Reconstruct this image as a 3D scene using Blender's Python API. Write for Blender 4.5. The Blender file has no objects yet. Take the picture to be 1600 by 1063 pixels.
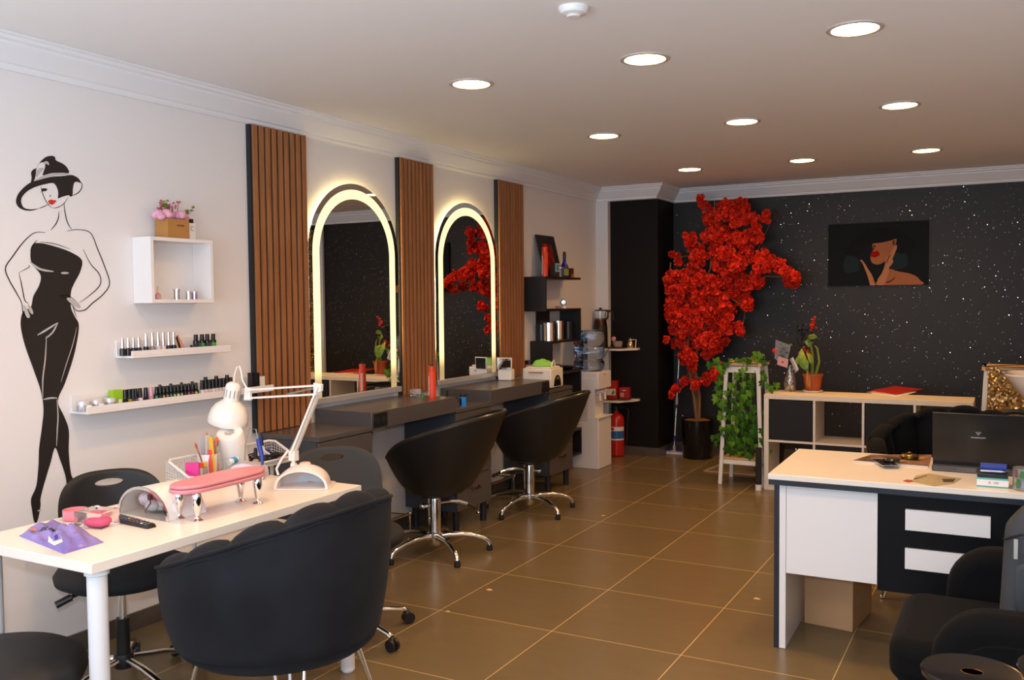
import bpy, math, random
from mathutils import Vector, Matrix
import numpy as np
random.seed(7)
PI = math.pi
SC = bpy.context.scene
COL = SC.collection

# ------------------------------------------------------------------ camera
F_PX, YAW, PITCH, ROLL = 1419.06, .50236, .04405, -.00976
CAM = Vector((3.49, 0.0, 1.4882))
fw = Vector((-math.sin(YAW)*math.cos(PITCH), math.cos(YAW)*math.cos(PITCH), -math.sin(PITCH)))
rt0 = Vector((math.cos(YAW), math.sin(YAW), 0)); up0 = rt0.cross(fw)
rt = rt0*math.cos(ROLL) + up0*math.sin(ROLL)
up = -rt0*math.sin(ROLL) + up0*math.cos(ROLL)
cam = bpy.data.cameras.new('camera'); cam_o = bpy.data.objects.new('camera', cam); COL.objects.link(cam_o)
cam.sensor_width = 36; cam.lens = F_PX/1600*36; cam.clip_start = .02
M = Matrix((rt, up, -fw)).transposed().to_4x4(); M.translation = CAM
cam_o.matrix_world = M
SC.camera = cam_o

# ------------------------------------------------------------------ exposure, sky, added fill light at the shop window
SC.view_settings.view_transform = 'Standard'; SC.view_settings.look = 'None'
SC.view_settings.gamma = 1; SC.view_settings.use_curve_mapping = False
SC.view_settings.exposure = 0.10
SC.display_settings.display_device = 'sRGB'
wd = bpy.data.worlds.new('world'); SC.world = wd; wd.use_nodes = True
wd.node_tree.nodes['Background'].inputs[0].default_value = (.62, .78, 1, 1)
wd.node_tree.nodes['Background'].inputs[1].default_value = 0.9
FILL_W, LAMP_E, BAND_E, BACK_E, FLASH_W = 165.0, 28.0, 1.35, 13.0, 25.0
SPOT_W = 37.0
LAMP_COL = (1.0, .54, .20)
la = bpy.data.lights.new('ceiling_fill', 'AREA'); la.shape = 'RECTANGLE'; la.size = 3.7; la.size_y = 2.1
la.energy = FILL_W; la.color = (.70, .84, 1.0)
lo = bpy.data.objects.new('ceiling_fill', la); COL.objects.link(lo)
lo.location = (2.1, -1.40, 1.30); lo.rotation_euler = (PI/2, 0, 0)     # added cool fill lamp, unseen outside the front window
lo.rotation_euler = Vector((0, 1, 1.9)).to_track_quat('-Z', 'Y').to_euler()  # aimed steeply up so the fill brightens the ceiling, not the tabletops

fl = bpy.data.lights.new('camera_flash', 'AREA'); fl.shape = 'RECTANGLE'; fl.size = .06; fl.size_y = .035
fl.energy = FLASH_W; fl.color = (.80, .89, 1.0)
fo = bpy.data.objects.new('camera_flash', fl); COL.objects.link(fo)      # the photographer's flash, just above and left of the lens
fo.matrix_world = M; fo.location = CAM + up*.13 - rt*.06 + fw*.02

# ------------------------------------------------------------------ rays: a pixel of the photograph onto a real plane of the room
def ray(px, py): return rt*((px-800)/F_PX) - up*((py-531.5)/F_PX) + fw
def on_x(px, py, x): v = ray(px, py); return CAM + v*((x-CAM.x)/v.x)
def on_y(px, py, y): v = ray(px, py); return CAM + v*((y-CAM.y)/v.y)
def on_z(px, py, z): v = ray(px, py); return CAM + v*((z-CAM.z)/v.z)

# ------------------------------------------------------------------ materials
def lin(c):
    if isinstance(c, str):
        c = [int(c[i:i+2], 16)/255 for i in (0, 2, 4)]
        c = [x/12.92 if x <= .04045 else ((x+.055)/1.055)**2.4 for x in c]
    return (c[0], c[1], c[2], 1)
MATS = {}
def mat(name, col, rough=.5, metal=0, spec=.5, coat=0, trans=0, emit=None, es=0, sheen=0, bump=None, noise=None, alpha=1, ior=1.45):
    if name in MATS: return MATS[name]
    m = bpy.data.materials.new(name); m.use_nodes = True; nt = m.node_tree
    b = nt.nodes['Principled BSDF']; I = b.inputs
    I['Base Color'].default_value = lin(col); I['Roughness'].default_value = rough; I['Metallic'].default_value = metal
    I['Specular IOR Level'].default_value = spec; I['Coat Weight'].default_value = coat; I['Transmission Weight'].default_value = trans
    I['Sheen Weight'].default_value = sheen; I['Alpha'].default_value = alpha; I['IOR'].default_value = ior
    if emit is not None: I['Emission Color'].default_value = lin(emit); I['Emission Strength'].default_value = es
    if noise or bump:
        tc = nt.nodes.new('ShaderNodeTexCoord')
    if noise:                                   # (scale, second colour, amount [, stretch])
        n = nt.nodes.new('ShaderNodeTexNoise'); n.inputs['Scale'].default_value = noise[0]; n.inputs['Detail'].default_value = 5
        mp = nt.nodes.new('ShaderNodeMapping'); mp.inputs['Scale'].default_value = noise[3] if len(noise) > 3 else (1, 1, 1)
        nt.links.new(tc.outputs['Object'], mp.inputs[0]); nt.links.new(mp.outputs[0], n.inputs['Vector'])
        mx = nt.nodes.new('ShaderNodeMix'); mx.data_type = 'RGBA'
        r = nt.nodes.new('ShaderNodeMapRange'); r.inputs[1].default_value = .35; r.inputs[2].default_value = .65; r.inputs[4].default_value = noise[2]
        nt.links.new(n.outputs[0], r.inputs[0]); nt.links.new(r.outputs[0], mx.inputs[0])
        mx.inputs[6].default_value = lin(col); mx.inputs[7].default_value = lin(noise[1])
        nt.links.new(mx.outputs[2], I['Base Color'])
    if bump:                                    # (scale, strength, distance)
        n2 = nt.nodes.new('ShaderNodeTexNoise'); n2.inputs['Scale'].default_value = bump[0]; n2.inputs['Detail'].default_value = 4
        nt.links.new(tc.outputs['Object'], n2.inputs['Vector'])
        bp = nt.nodes.new('ShaderNodeBump'); bp.inputs['Strength'].default_value = bump[1]; bp.inputs['Distance'].default_value = bump[2]
        nt.links.new(n2.outputs[0], bp.inputs['Height']); nt.links.new(bp.outputs[0], I['Normal'])
    MATS[name] = m
    return m

# ------------------------------------------------------------------ mesh builder
class MB:
    def __init__(s): s.v = []; s.f = []; s.mi = []; s.cur = 0; s.T = None
    def add(s, vs, fs):
        o = len(s.v)
        for v in vs:
            v = Vector(v)
            if s.T is not None: v = s.T @ v
            s.v.append(v)
        for f in fs: s.f.append(tuple(o+i for i in f)); s.mi.append(s.cur)
        return s
    def box(s, x0, x1, y0, y1, z0, z1):
        vs = [(x, y, z) for x in (x0, x1) for y in (y0, y1) for z in (z0, z1)]
        return s.add(vs, [(0,1,3,2),(4,6,7,5),(0,4,5,1),(2,3,7,6),(0,2,6,4),(1,5,7,3)])
    def cbox(s, cx, cy, cz, sx, sy, sz): return s.box(cx-sx/2, cx+sx/2, cy-sy/2, cy+sy/2, cz-sz/2, cz+sz/2)
    def hexa(s, b, t):                          # four bottom points, four top points
        return s.add(list(b)+list(t), [(3,2,1,0),(4,5,6,7),(0,1,5,4),(1,2,6,5),(2,3,7,6),(3,0,4,7)])
    def bar(s, a, b, w, h, upv=(0,0,1)):        # rectangular bar from a to b
        a = Vector(a); b = Vector(b); d = (b-a).normalized(); u = Vector(upv)
        if abs(d.dot(u)) > .99: u = Vector((1,0,0))
        x = d.cross(u).normalized()*w/2; y = x.cross(d).normalized()*h/2
        return s.hexa([a-x-y, a+x-y, a+x+y, a-x+y], [b-x-y, b+x-y, b+x+y, b-x+y])
    def lathe(s, prof, n=20, c=(0,0,0), sx=1, sy=1, a0=0, a1=2*PI):
        full = abs(a1-a0) > 2*PI-1e-4; k = n if full else n+1; vs = []; fs = []; rows = []
        for (r, z) in prof:
            if r < 1e-6: rows.append([len(vs)]); vs.append((c[0], c[1], c[2]+z))
            else:
                rows.append(list(range(len(vs), len(vs)+k)))
                for i in range(k):
                    a = a0+(a1-a0)*i/n; vs.append((c[0]+r*sx*math.cos(a), c[1]+r*sy*math.sin(a), c[2]+z))
        for A, B in zip(rows, rows[1:]):
            for i in range(n):
                j = (i+1) % k
                if len(A) == 1 and len(B) == 1: continue
                if len(A) == 1: fs.append((A[0], B[j], B[i]))
                elif len(B) == 1: fs.append((A[i], A[j], B[0]))
                else: fs.append((A[i], A[j], B[j], B[i]))
        if full:
            if len(rows[0]) > 1: fs.append(tuple(reversed(rows[0])))
            if len(rows[-1]) > 1: fs.append(tuple(rows[-1]))
        return s.add(vs, fs)
    def cyl(s, a, b, r0, r1=None, n=16):
        return s.tube([a, b], [r0, r0 if r1 is None else r1], n)
    def tube(s, pts, r, n=8, closed=False, flat=1.0):
        pts = [Vector(p) for p in pts]; m = len(pts)
        rs = r if isinstance(r, (list, tuple)) else [r]*m
        vs = []; fs = []; pu = None
        for i, p in enumerate(pts):
            if closed: d = pts[(i+1) % m]-pts[i-1]
            else: d = pts[min(i+1, m-1)]-pts[max(i-1, 0)]
            d = d.normalized() if d.length > 1e-9 else Vector((0,0,1))
            if pu is None:
                pu = Vector((0,0,1)) if abs(d.z) < .9 else Vector((1,0,0))
            x = d.cross(pu)
            if x.length < 1e-6: x = d.cross(Vector((0,1,0)))
            x.normalize(); y = x.cross(d).normalized(); pu = y
            for k in range(n):
                a = 2*PI*k/n; vs.append(p + x*math.cos(a)*rs[i] + y*math.sin(a)*rs[i]*flat)
        for i in range(m if closed else m-1):
            A = i*n; B = ((i+1) % m)*n
            for k in range(n): fs.append((A+k, A+(k+1) % n, B+(k+1) % n, B+k))
        if not closed: fs.append(tuple(reversed(range(n)))); fs.append(tuple(range((m-1)*n, m*n)))
        return s.add(vs, fs)
    def prism(s, pts, a, b, plane='xy'):        # outline in a plane, extruded from a to b along the third axis
        def P(u, v, w): return {'xy': (u, v, w), 'xz': (u, w, v), 'yz': (w, u, v)}[plane]
        n = len(pts); vs = [P(u, v, a) for u, v in pts]+[P(u, v, b) for u, v in pts]
        fs = [tuple(reversed(range(n))), tuple(range(n, 2*n))]+[(i, (i+1) % n, n+(i+1) % n, n+i) for i in range(n)]
        return s.add(vs, fs)
    def ball(s, c, r, sc=(1,1,1), n=16, m=10):
        prof = [(math.sin(PI*i/m)*r, -math.cos(PI*i/m)*r) for i in range(m+1)]
        prof[0] = (0, -r); prof[-1] = (0, r)
        o = len(s.v); T = s.T; s.T = None
        s.lathe(prof, n)
        for i in range(o, len(s.v)):
            v = s.v[i]; v = Vector((v.x*sc[0]+c[0], v.y*sc[1]+c[1], v.z*sc[2]+c[2])); s.v[i] = T @ v if T is not None else v
        s.T = T
        return s
    def grid(s, fn, nu, nv, cu=False, cv=False):
        vs = [fn(i/(nu if cu else nu-1), j/(nv if cv else nv-1)) for i in range(nu) for j in range(nv)]; fs = []
        for i in range(nu if cu else nu-1):
            for j in range(nv if cv else nv-1):
                i2 = (i+1) % nu; j2 = (j+1) % nv
                fs.append((i*nv+j, i2*nv+j, i2*nv+j2, i*nv+j2))
        return s.add(vs, fs)
    def build(s, name, mats, parent=None, bevel=0, smooth=True, seg=2, ang=35, solid=0, sub=0):
        me = bpy.data.meshes.new(name); me.from_pydata([tuple(v) for v in s.v], [], s.f)
        for m in (mats if isinstance(mats, (list, tuple)) else [mats]): me.materials.append(m)
        for p, k in zip(me.polygons, s.mi): p.material_index = k; p.use_smooth = smooth
        me.validate()
        import bmesh
        bm = bmesh.new(); bm.from_mesh(me); bmesh.ops.recalc_face_normals(bm, faces=bm.faces); bm.to_mesh(me); bm.free()
        if smooth: me.set_sharp_from_angle(angle=math.radians(ang))
        o = bpy.data.objects.new(name, me); COL.objects.link(o)
        if parent is not None: o.parent = parent
        if solid: md = o.modifiers.new('solid', 'SOLIDIFY'); md.thickness = solid; md.offset = 0
        if bevel:
            md = o.modifiers.new('bevel', 'BEVEL'); md.width = bevel; md.segments = seg; md.limit_method = 'ANGLE'; md.angle_limit = math.radians(40)
        if sub: md = o.modifiers.new('sub', 'SUBSURF'); md.levels = sub; md.render_levels = sub
        return o

def thing(name, label, cat, loc=(0,0,0), rz=0, group=None):
    o = bpy.data.objects.new(name, None); COL.objects.link(o); o.empty_display_size = .05
    o.location = loc; o.rotation_euler = (0, 0, rz); o['label'] = label; o['category'] = cat
    if group: o['group'] = group
    return o
def tag(o, label, cat, group=None, loc=None, rz=None):
    o['label'] = label; o['category'] = cat
    if group: o['group'] = group
    if loc is not None: o.location = loc
    if rz is not None: o.rotation_euler = (0, 0, rz)
    return o
def struct(o): o['kind'] = 'structure'; return o
def dup(root, loc, rz=None, label=None, group=None):
    def cp(o, parent):
        c = o.copy(); COL.objects.link(c); c.parent = parent
        for ch in list(o.children): cp(ch, c)
        return c
    r = cp(root, None); r.location = loc
    if rz is not None: r.rotation_euler = (0, 0, rz)
    if label: r['label'] = label
    if group: r['group'] = group
    return r
def rot2(x, y, a): return (x*math.cos(a)-y*math.sin(a), x*math.sin(a)+y*math.cos(a))
def arc(cx, cy, r, a0, a1, n): return [(cx+r*math.cos(a0+(a1-a0)*i/n), cy+r*math.sin(a0+(a1-a0)*i/n)) for i in range(n+1)]
def rrect(x0, x1, y0, y1, r, n=5):
    return arc(x1-r, y1-r, r, 0, PI/2, n)+arc(x0+r, y1-r, r, PI/2, PI, n)+arc(x0+r, y0+r, r, PI, 1.5*PI, n)+arc(x1-r, y0+r, r, 1.5*PI, 2*PI, n)
def text_mesh(txt, size, name, material, parent, loc, rot, depth=.0006, align='CENTER'):
    cu = bpy.data.curves.new(name, 'FONT'); cu.body = txt; cu.size = size; cu.align_x = align; cu.align_y = 'CENTER'; cu.extrude = depth
    t = bpy.data.objects.new(name+'_tmp', cu); COL.objects.link(t)
    dg = bpy.context.evaluated_depsgraph_get(); me = bpy.data.meshes.new_from_object(t.evaluated_get(dg))
    bpy.data.objects.remove(t); me.materials.clear(); me.materials.append(material)
    o = bpy.data.objects.new(name, me); COL.objects.link(o); o.parent = parent; o.location = loc; o.rotation_euler = rot
    return o

def print_marks(width, h, name, material, parent, loc, rot, seed=1):   # small printed marks too blurred to read
    r_ = random.Random(seed); m = MB(); x = -width/2
    while x < width/2:
        w = h*r_.uniform(.3, .8); m.box(x, min(x+w, width/2), -h*r_.uniform(.3, .5), h*r_.uniform(.3, .5), -.0002, .0002); x += w+h*.25
    o = m.build(name, material, parent, smooth=False); o.location = loc; o.rotation_euler = rot
    return o

# ------------------------------------------------------------------ shared materials
def tile_material():
    m = bpy.data.materials.new('floor_tile'); m.use_nodes = True; nt = m.node_tree; N = nt.nodes; L = nt.links
    b = N['Principled BSDF']; tc = N.new('ShaderNodeTexCoord')
    br = N.new('ShaderNodeTexBrick'); br.offset = 0; br.squash = 1
    br.inputs['Scale'].default_value = 1; br.inputs['Brick Width'].default_value = .6; br.inputs['Row Height'].default_value = .6494
    br.inputs['Mortar Size'].default_value = .0022; br.inputs['Mortar Smooth'].default_value = .1; br.inputs['Bias'].default_value = 0
    mp = N.new('ShaderNodeMapping'); mp.inputs['Location'].default_value = (-.5011, -.3540, 0)
    L.new(tc.outputs['Object'], mp.inputs[0]); L.new(mp.outputs[0], br.inputs['Vector'])
    br.inputs['Color1'].default_value = lin('726348'); br.inputs['Color2'].default_value = lin('6c5d43'); br.inputs['Mortar'].default_value = lin('c9ab78')
    n = N.new('ShaderNodeTexNoise'); n.inputs['Scale'].default_value = 5; n.inputs['Detail'].default_value = 3
    mp2 = N.new('ShaderNodeMapping'); mp2.inputs['Scale'].default_value = (1, 3, 1); L.new(tc.outputs['Object'], mp2.inputs[0]); L.new(mp2.outputs[0], n.inputs[0])
    mx = N.new('ShaderNodeMix'); mx.data_type = 'RGBA'; mx.blend_type = 'MULTIPLY'; mx.inputs[0].default_value = 1
    r = N.new('ShaderNodeMapRange'); r.inputs[1].default_value = .3; r.inputs[2].default_value = .7; r.inputs[3].default_value = .97; r.inputs[4].default_value = 1.03
    L.new(n.outputs[0], r.inputs[0]); L.new(br.outputs['Color'], mx.inputs[6]); L.new(r.outputs[0], mx.inputs[7]); L.new(mx.outputs[2], b.inputs['Base Color'])
    b.inputs['Roughness'].default_value = .27
    return m
def glitter_material():
    """black wallpaper with tiny metallic flakes, each facing its own way"""
    m = bpy.data.materials.new('glitter_black_wallpaper'); m.use_nodes = True; nt = m.node_tree; N = nt.nodes; L = nt.links
    b = N['Principled BSDF']; b.inputs['Base Color'].default_value = lin('191512'); b.inputs['Roughness'].default_value = .55
    out = N['Material Output']; tc = N.new('ShaderNodeTexCoord')
    v = N.new('ShaderNodeTexVoronoi'); v.inputs['Scale'].default_value = 110; L.new(tc.outputs['Object'], v.inputs['Vector'])
    sub = N.new('ShaderNodeVectorMath'); sub.operation = 'SUBTRACT'; sub.inputs[1].default_value = (.5, .5, .5); L.new(v.outputs['Color'], sub.inputs[0])
    sc = N.new('ShaderNodeVectorMath'); sc.operation = 'SCALE'; sc.inputs['Scale'].default_value = .48; L.new(sub.outputs[0], sc.inputs[0])
    ge = N.new('ShaderNodeNewGeometry'); ad = N.new('ShaderNodeVectorMath'); ad.operation = 'ADD'; L.new(ge.outputs['Normal'], ad.inputs[0]); L.new(sc.outputs[0], ad.inputs[1])
    no = N.new('ShaderNodeVectorMath'); no.operation = 'NORMALIZE'; L.new(ad.outputs[0], no.inputs[0])
    g = N.new('ShaderNodeBsdfGlossy'); g.inputs['Roughness'].default_value = .04; g.inputs['Color'].default_value = (.75, .72, .70, 1); L.new(no.outputs[0], g.inputs['Normal'])
    lt = N.new('ShaderNodeMath'); lt.operation = 'LESS_THAN'; lt.inputs[1].default_value = .30; L.new(v.outputs['Distance'], lt.inputs[0])
    ms = N.new('ShaderNodeMixShader'); L.new(lt.outputs[0], ms.inputs[0]); L.new(b.outputs[0], ms.inputs[1]); L.new(g.outputs[0], ms.inputs[2])
    wn = N.new('ShaderNodeTexWhiteNoise'); wn.noise_dimensions = '3D'; L.new(v.outputs['Position'], wn.inputs['Vector']); pk_ = N.new('ShaderNodeMath'); pk_.operation = 'GREATER_THAN'; pk_.inputs[1].default_value = .955; L.new(wn.outputs['Value'], pk_.inputs[0])
    ml = N.new('ShaderNodeMath'); ml.operation = 'MULTIPLY'; L.new(lt.outputs[0], ml.inputs[0]); L.new(pk_.outputs[0], ml.inputs[1]); L.new(ml.outputs[0], ms.inputs[0])
    L.new(ms.outputs[0], out.inputs[0])
    return m
def sequin_material():
    m = bpy.data.materials.new('gold_sequin_cloth'); m.use_nodes = True; nt = m.node_tree; N = nt.nodes; L = nt.links
    b = N['Principled BSDF']; b.inputs['Base Color'].default_value = lin('b89a6a'); b.inputs['Metallic'].default_value = .9; b.inputs['Roughness'].default_value = .28
    tc = N.new('ShaderNodeTexCoord'); v = N.new('ShaderNodeTexVoronoi'); v.inputs['Scale'].default_value = 95; L.new(tc.outputs['Object'], v.inputs['Vector'])
    sub = N.new('ShaderNodeVectorMath'); sub.operation = 'SUBTRACT'; sub.inputs[1].default_value = (.5, .5, .5); L.new(v.outputs['Color'], sub.inputs[0])
    sc = N.new('ShaderNodeVectorMath'); sc.operation = 'SCALE'; sc.inputs['Scale'].default_value = 1.7; L.new(sub.outputs[0], sc.inputs[0])
    ge = N.new('ShaderNodeNewGeometry'); ad = N.new('ShaderNodeVectorMath'); ad.operation = 'ADD'; L.new(ge.outputs['Normal'], ad.inputs[0]); L.new(sc.outputs[0], ad.inputs[1])
    no = N.new('ShaderNodeVectorMath'); no.operation = 'NORMALIZE'; L.new(ad.outputs[0], no.inputs[0]); L.new(no.outputs[0], b.inputs['Normal'])
    return m
WALL = mat('wall_paint_white', (.78, .755, .745), .6, bump=(300, .04, .001))
CEIL = mat('ceiling_paint', (.87, .86, .85), .7)
TRIMM = mat('cornice_white', (.82, .82, .83), .5)
TILE = tile_material()
BASEB = mat('baseboard_tile', '57504a', .35, noise=(12, '4a443e', .8))
GLIT = glitter_material()
ORIB = mat('melamine_black', '17161a', .35)
WHITE = mat('lacquer_white', (.80, .79, .78), .35)
WOODW = mat('bookcase_birch_edge', (.72, .64, .54), .45)
GREY = mat('melamine_graphite', '565150', .26, noise=(60, '4d4948', .5, (1, 12, 1)))
CHROME = mat('chrome', (.80, .79, .78), .12, 1)
STEEL = mat('brushed_steel', (.62, .62, .63), .3, 1)
BLACKP = mat('black_plastic', (.012, .012, .013), .35)
BLACKR = mat('black_rubber', (.012, .012, .012), .7)
VELVET = mat('charcoal_velvet', (.009, .0095, .0115), .85, sheen=.03, spec=.15, bump=(60, .2, .003), noise=(6, '202228', .8))
VELVB = mat('black_velvet', (.0035, .0038, .0045), .85, sheen=.015, spec=.12, bump=(60, .15, .003))
LEATHER = mat('black_leatherette', (.010, .0098, .0098), .38, bump=(180, .08, .001))
GLASS = mat('clear_glass', (1, 1, 1), .02, trans=1)
# ================================================================== ROOM SHELL
RX, FY, BY, CZ = 4.15, -1.2, 8.546, 2.54
struct(MB().box(0, RX, FY, BY, -.1, 0).build('floor', TILE, smooth=False))
def ceiling():
    return struct(MB().box(-.1, RX+.1, FY-.1, BY+.1, CZ, CZ+.1).build('ceiling', CEIL, smooth=False))
ceiling()
struct(MB().box(-.1, 0, FY, BY+.1, 0, CZ).build('wall_left', WALL, smooth=False))
struct(MB().box(RX, RX+.1, FY, BY+.1, 0, CZ).build('wall_right', WALL, smooth=False))
wb = MB(); wb.box(0, RX, BY, BY+.1, 0, CZ); struct(wb.build('wall_back', GLIT, smooth=False))
struct(MB().box(.1, .60, 8.10, BY, 0, CZ-.1).build('wall_pier', mat('pier_black_wallpaper', '161210', .6, spec=.2), smooth=False))
struct(MB().box(0, .124, 8.04, 8.10, 0, 2.43).box(0, .1, 8.1, BY, 0, 2.43).build('trim_1', mat('pipe_boxing_white', (.74, .72, .70), .5), smooth=False))
# front wall with the shop window (behind the camera)
fwl = MB(); fwl.box(0, .25, FY-.1, FY, 0, CZ); fwl.box(3.95, RX, FY-.1, FY, 0, CZ); fwl.box(.25, 3.95, FY-.1, FY, 0, .3); fwl.box(.25, 3.95, FY-.1, FY, 2.4, CZ)
struct(fwl.build('wall_front', WALL, smooth=False))
wf = MB()
for x in (.25, 1.46, 2.68, 3.89): wf.box(x, x+.06, FY-.08, FY-.03, .3, 2.4)
for z in (.3, 2.34): wf.box(.25, 3.95, FY-.08, FY-.03, z, z+.06)
struct(wf.build('window_1', mat('window_frame_grey', (.2, .2, .21), .4), smooth=False))

# cornice, one mitred run per wall
CPROF = [(0, 2.415), (.012, 2.415), (.018, 2.425), (.018, 2.437), (.030, 2.442), (.045, 2.462), (.070, 2.487), (.080, 2.500), (.080, 2.510), (.095, 2.516), (.098, 2.528), (.11, 2.532), (.11, 2.54), (0, 2.54)]
def cornice(name, path, nin):
    """path: corner points along the wall, nin: inward offsets (dx,dy) per point and unit depth"""
    m = MB(); k = len(CPROF); vs = []
    for (x, y), (dx, dy) in zip(path, nin):
        for (o, z) in CPROF: vs.append((x+dx*o, y+dy*o, z-.0005))
    fs = []
    for i in range(len(path)-1):
        for j in range(k): fs.append((i*k+j, i*k+(j+1) % k, (i+1)*k+(j+1) % k, (i+1)*k+j))
    fs.append(tuple(range(k))); fs.append(tuple(reversed(range((len(path)-1)*k, len(path)*k))))
    m.add(vs, fs); return struct(m.build(name, TRIMM, ang=20))
cornice('trim_2', [(0, FY), (0, 8.04), ], [(1, 0), (1, -1)])
cornice('trim_3', [(0, 8.04), (.60, 8.04)], [(1, -1), (1, -1)])
cornice('trim_4', [(.60, 8.04), (.60, BY)], [(1, -1), (1, -1)])
cornice('trim_5', [(.60, BY), (RX, BY)], [(1, -1), (-1, -1)])
cornice('trim_6', [(RX, BY), (RX, FY)], [(-1, -1), (-1, 0)])
struct(MB().box(0, .60, 8.04, 8.1, 2.415, 2.54).build('trim_7', TRIMM, smooth=False))
def baseb(name, b): return struct(MB().box(*b).build(name, BASEB, bevel=.002, smooth=False))
baseb('baseboard_left', (0, .012, FY, 8.04, 0, .082))
baseb('baseboard_pier', (.124, .612, 8.088, 8.10, 0, .082))
baseb('baseboard_pier_side', (.60, .612, 8.10, BY-.012, 0, .082))
baseb('baseboard_back', (.60, RX, BY-.012, BY, 0, .082))
baseb('baseboard_right', (RX-.012, RX, FY, BY-.012, 0, .082))
# ------------------------------------------------------------------ downlights
LAMPM = mat('downlight_diffuser', (.9, .85, .8), .5, emit=LAMP_COL, es=LAMP_E)
dl = thing('ceiling_downlight', '', 'ceiling light', (0, 0, CZ))
p = [(.088, -.001), (.090, -.006), (.098, -.008), (.108, -.005), (.110, -.0005)]
MB().lathe(p+[(.110, 0), (.088, 0)], 40).build('trim_ring', mat('downlight_ring', (.55, .50, .46), .4), dl)
MB().lathe([(0, -.004), (.086, -.004), (.088, -.001), (0, -.001)], 40).build('diffuser', LAMPM, dl)
sp = bpy.data.lights.new('downlight_beam', 'SPOT'); sp.energy = SPOT_W; sp.color = LAMP_COL; sp.spot_size = math.radians(150); sp.spot_blend = 1.0; sp.shadow_soft_size = .07
so = bpy.data.objects.new('downlight_beam', sp); COL.objects.link(so); so.parent = dl; so.location = (0, 0, -.02)
XN = ['left', 'middle', 'right']; YN = ['nearest', 'second', 'last']
names = {(0,0):'nearest the camera in the left row, above the big mirrors', (1,0):'nearest the camera in the middle row of three', (2,0):'largest in view, nearest the camera at right',
 (0,1):'second along the left row, before the black corner pier', (1,1):'second along the middle row', (2,1):'second along the right row',
 (0,2):'farthest in the left row, above the red tree', (1,2):'farthest in the middle row', (2,2):'farthest in the right row, above the framed portrait'}
first = True
for j, y in enumerate((3.82, 5.46, 7.24)):
    for i, x in enumerate((1.18, 2.07, 2.94)):
        lab = 'round recessed warm ceiling downlight, ' + names[(i, j)]
        if first: dl.location = (x, y, CZ); dl['label'] = lab; dl['group'] = 'recessed ceiling downlights'; first = False
        else: dup(dl, (x, y, CZ), 0, lab, 'recessed ceiling downlights')
for x, nm in ((1.16, 'left'), (2.07, 'middle'), (2.94, 'right')):
    for y, nn in ((2.12, 'just'), (.45, 'well')):
        dup(dl, (x, y, CZ), 0, 'round recessed warm ceiling downlight %s outside the top of the view, %s row' % (nn, nm), 'recessed ceiling downlights')
sd = thing('smoke_detector', 'small white round smoke detector on the ceiling at top of view', 'smoke detector', (2.093, 3.027, CZ))
MB().lathe([(0, -.035), (.022, -.034), (.026, -.028), (.046, -.022), (.055, -.008), (.055, 0), (0, 0)], 28).build('body', WHITE, sd)

# ================================================================== SLAT PANELS AND MIRRORS
def wood_mat():
    m = mat('slat_oak', 'a26c42', .5, noise=(7, '895633', .8, (6, 6, .5))); return m
OAK = wood_mat(); FELT = mat('panel_backing_black', '1e2024', .7)
def slat_panel(y0, y1, z0, n, label):
    t = thing('slat_wall_panel', label, 'wall panel', (0, y0, z0), group='wooden slat wall panels')
    w = y1-y0; h = 2.412-z0
    MB().box(.001, .028, 0, w, 0, h).build('backing', FELT, t, smooth=False)
    m = MB(); p = w/n
    for i in range(n):
        m.box(.028, .040, i*p+.013, i*p+p-.003, 0, h)
    m.build('slats', OAK, t, bevel=.0015, smooth=False)
    return t
slat_panel(3.505, 3.925, .803, 9, 'tall brown slatted wood wall panel left of both arched mirrors, above the low grey cabinet')
slat_panel(4.805, 5.195, .878, 9, 'tall brown slatted wood wall panel between the two arched mirrors')
slat_panel(6.085, 6.495, .878, 9, 'tall brown slatted wood wall panel right of both arched mirrors')

MIRR = mat('mirror_silver', (.82, .83, .82), .0, 1)
def band_material():
    m = bpy.data.materials.new('frosted_light_band'); m.use_nodes = True; nt = m.node_tree; N = nt.nodes; L = nt.links
    b = N['Principled BSDF']; b.inputs['Base Color'].default_value = lin('cfc7a4'); b.inputs['Roughness'].default_value = .5
    b.inputs['Emission Color'].default_value = (1, .80, .36, 1)
    tc = N.new('ShaderNodeTexCoord'); s = N.new('ShaderNodeSeparateXYZ'); L.new(tc.outputs['Object'], s.inputs[0])
    r = N.new('ShaderNodeMapRange'); r.interpolation_type = 'SMOOTHSTEP'      # the strip behind the band ends a little above the counter
    r.inputs[1].default_value = .10; r.inputs[2].default_value = .24; r.inputs[3].default_value = .16; r.inputs[4].default_value = BAND_E
    L.new(s.outputs[2], r.inputs[0]); L.new(r.outputs[0], b.inputs['Emission Strength'])
    return m
BANDM = band_material()
STRIP = mat('led_strip', (.9, .9, .8), .5, emit=(1, .74, .30), es=BACK_E)
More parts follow.
